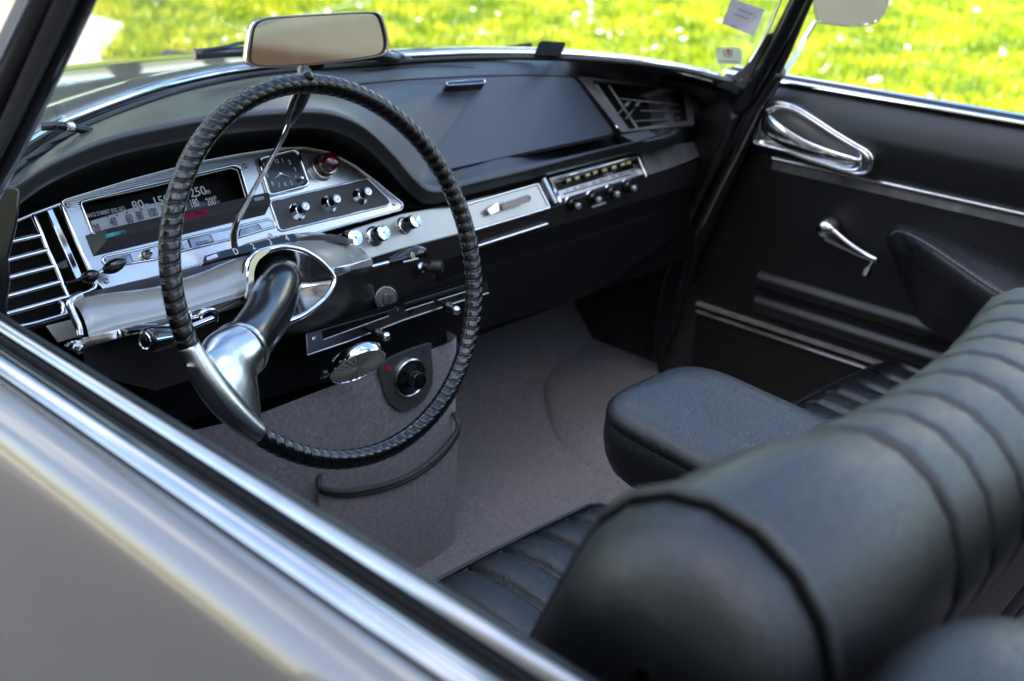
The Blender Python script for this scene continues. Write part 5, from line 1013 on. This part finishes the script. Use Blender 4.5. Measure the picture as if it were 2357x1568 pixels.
for i, (tx_, ty_, hh) in enumerate(((4, 20, 13), (-2, 18.5, 12), (9.5, 19, 13), (15, 17, 11), (1, 20, 12), (6.5, 17.5, 10), (12, 20, 12), (20, 12, 9), (22, 5, 8), (22, -3, 7), (-8, 21, 11), (13, 26, 14), (26, 10, 9), (1, 27, 14))): tree(tx_, ty_, hh, i)
# ================================================================== LIGHT, SKY, CAMERA
SUN_EL, SUN_AZ = 38, 260      # azimuth of the sun, degrees clockwise from +y
w = bpy.data.worlds.new('World'); S.world = w; w.use_nodes = True; nt = w.node_tree; bg = nt.nodes['Background']; sk = nt.nodes.new('ShaderNodeTexSky'); sk.sky_type = 'NISHITA'; sk.sun_disc = False
sk.sun_elevation = R_(SUN_EL); sk.sun_rotation = R_(SUN_AZ); sk.air_density = 1.; sk.dust_density = 2.2; sk.ozone_density = 1.; hs_ = nt.nodes.new('ShaderNodeHueSaturation'); hs_.inputs['Saturation'].default_value = 1.12; nt.links.new(sk.outputs[0], hs_.inputs['Color'])
tcw = nt.nodes.new('ShaderNodeTexCoord'); nw = nt.nodes.new('ShaderNodeTexNoise'); nw.inputs['Scale'].default_value = 2.3; nw.inputs['Detail'].default_value = 7; nw.inputs['Roughness'].default_value = .55; rw = nt.nodes.new('ShaderNodeValToRGB')
rw.color_ramp.elements[0].position = .53; rw.color_ramp.elements[1].position = .67; rw.color_ramp.elements[0].color = (0, 0, 0, 1); mw = nt.nodes.new('ShaderNodeMixRGB'); mw.inputs['Color2'].default_value = (7.5, 7.3, 7.1, 1)
nt.links.new(tcw.outputs['Generated'], nw.inputs['Vector']); nt.links.new(nw.outputs['Fac'], rw.inputs[0]); nt.links.new(rw.outputs[0], mw.inputs['Fac']); nt.links.new(hs_.outputs[0], mw.inputs['Color1']); nt.links.new(mw.outputs[0], bg.inputs[0]); bg.inputs[1].default_value = .15
L = bpy.data.lights.new('sun', 'SUN'); L.energy = 3.0; L.angle = R_(.5); L.color = (1, .95, .87); lo = bpy.data.objects.new('sun', L); COL.objects.link(lo)
sd = Vector((math.sin(R_(SUN_AZ))*math.cos(R_(SUN_EL)), math.cos(R_(SUN_AZ))*math.cos(R_(SUN_EL)), math.sin(R_(SUN_EL)))); lo.rotation_euler = sd.to_track_quat('Z', 'Y').to_euler()
S.view_settings.view_transform = 'Standard'; S.view_settings.look = 'None'; S.view_settings.exposure = 2.25; S.view_settings.gamma = 1
cam = bpy.data.cameras.new('camera'); co = bpy.data.objects.new('camera', cam); COL.objects.link(co); S.camera = co
r_, u_, b_ = Vector(RM@np.array([1, 0, 0.])), Vector(RM@np.array([0, -1., 0])), Vector(RM@np.array([0, 0, -1.]))
co.matrix_world = Matrix(((r_.x, u_.x, b_.x, CAM[0]), (r_.y, u_.y, b_.y, CAM[1]), (r_.z, u_.z, b_.z, CAM[2]), (0, 0, 0, 1)))
cam.sensor_width = 36; cam.lens = FPX/2357*36; cam.clip_end = 500; cam.clip_start = .02
cam.dof.use_dof = True; cam.dof.focus_distance = 1.30; cam.dof.aperture_fstop = 5.0
S.render.engine = 'CYCLES'; S.cycles.max_bounces = 8; S.cycles.transparent_max_bounces = 12; S.cycles.glossy_bounces = 6; S.cycles.sample_clamp_indirect = 8; S.cycles.caustics_reflective = False
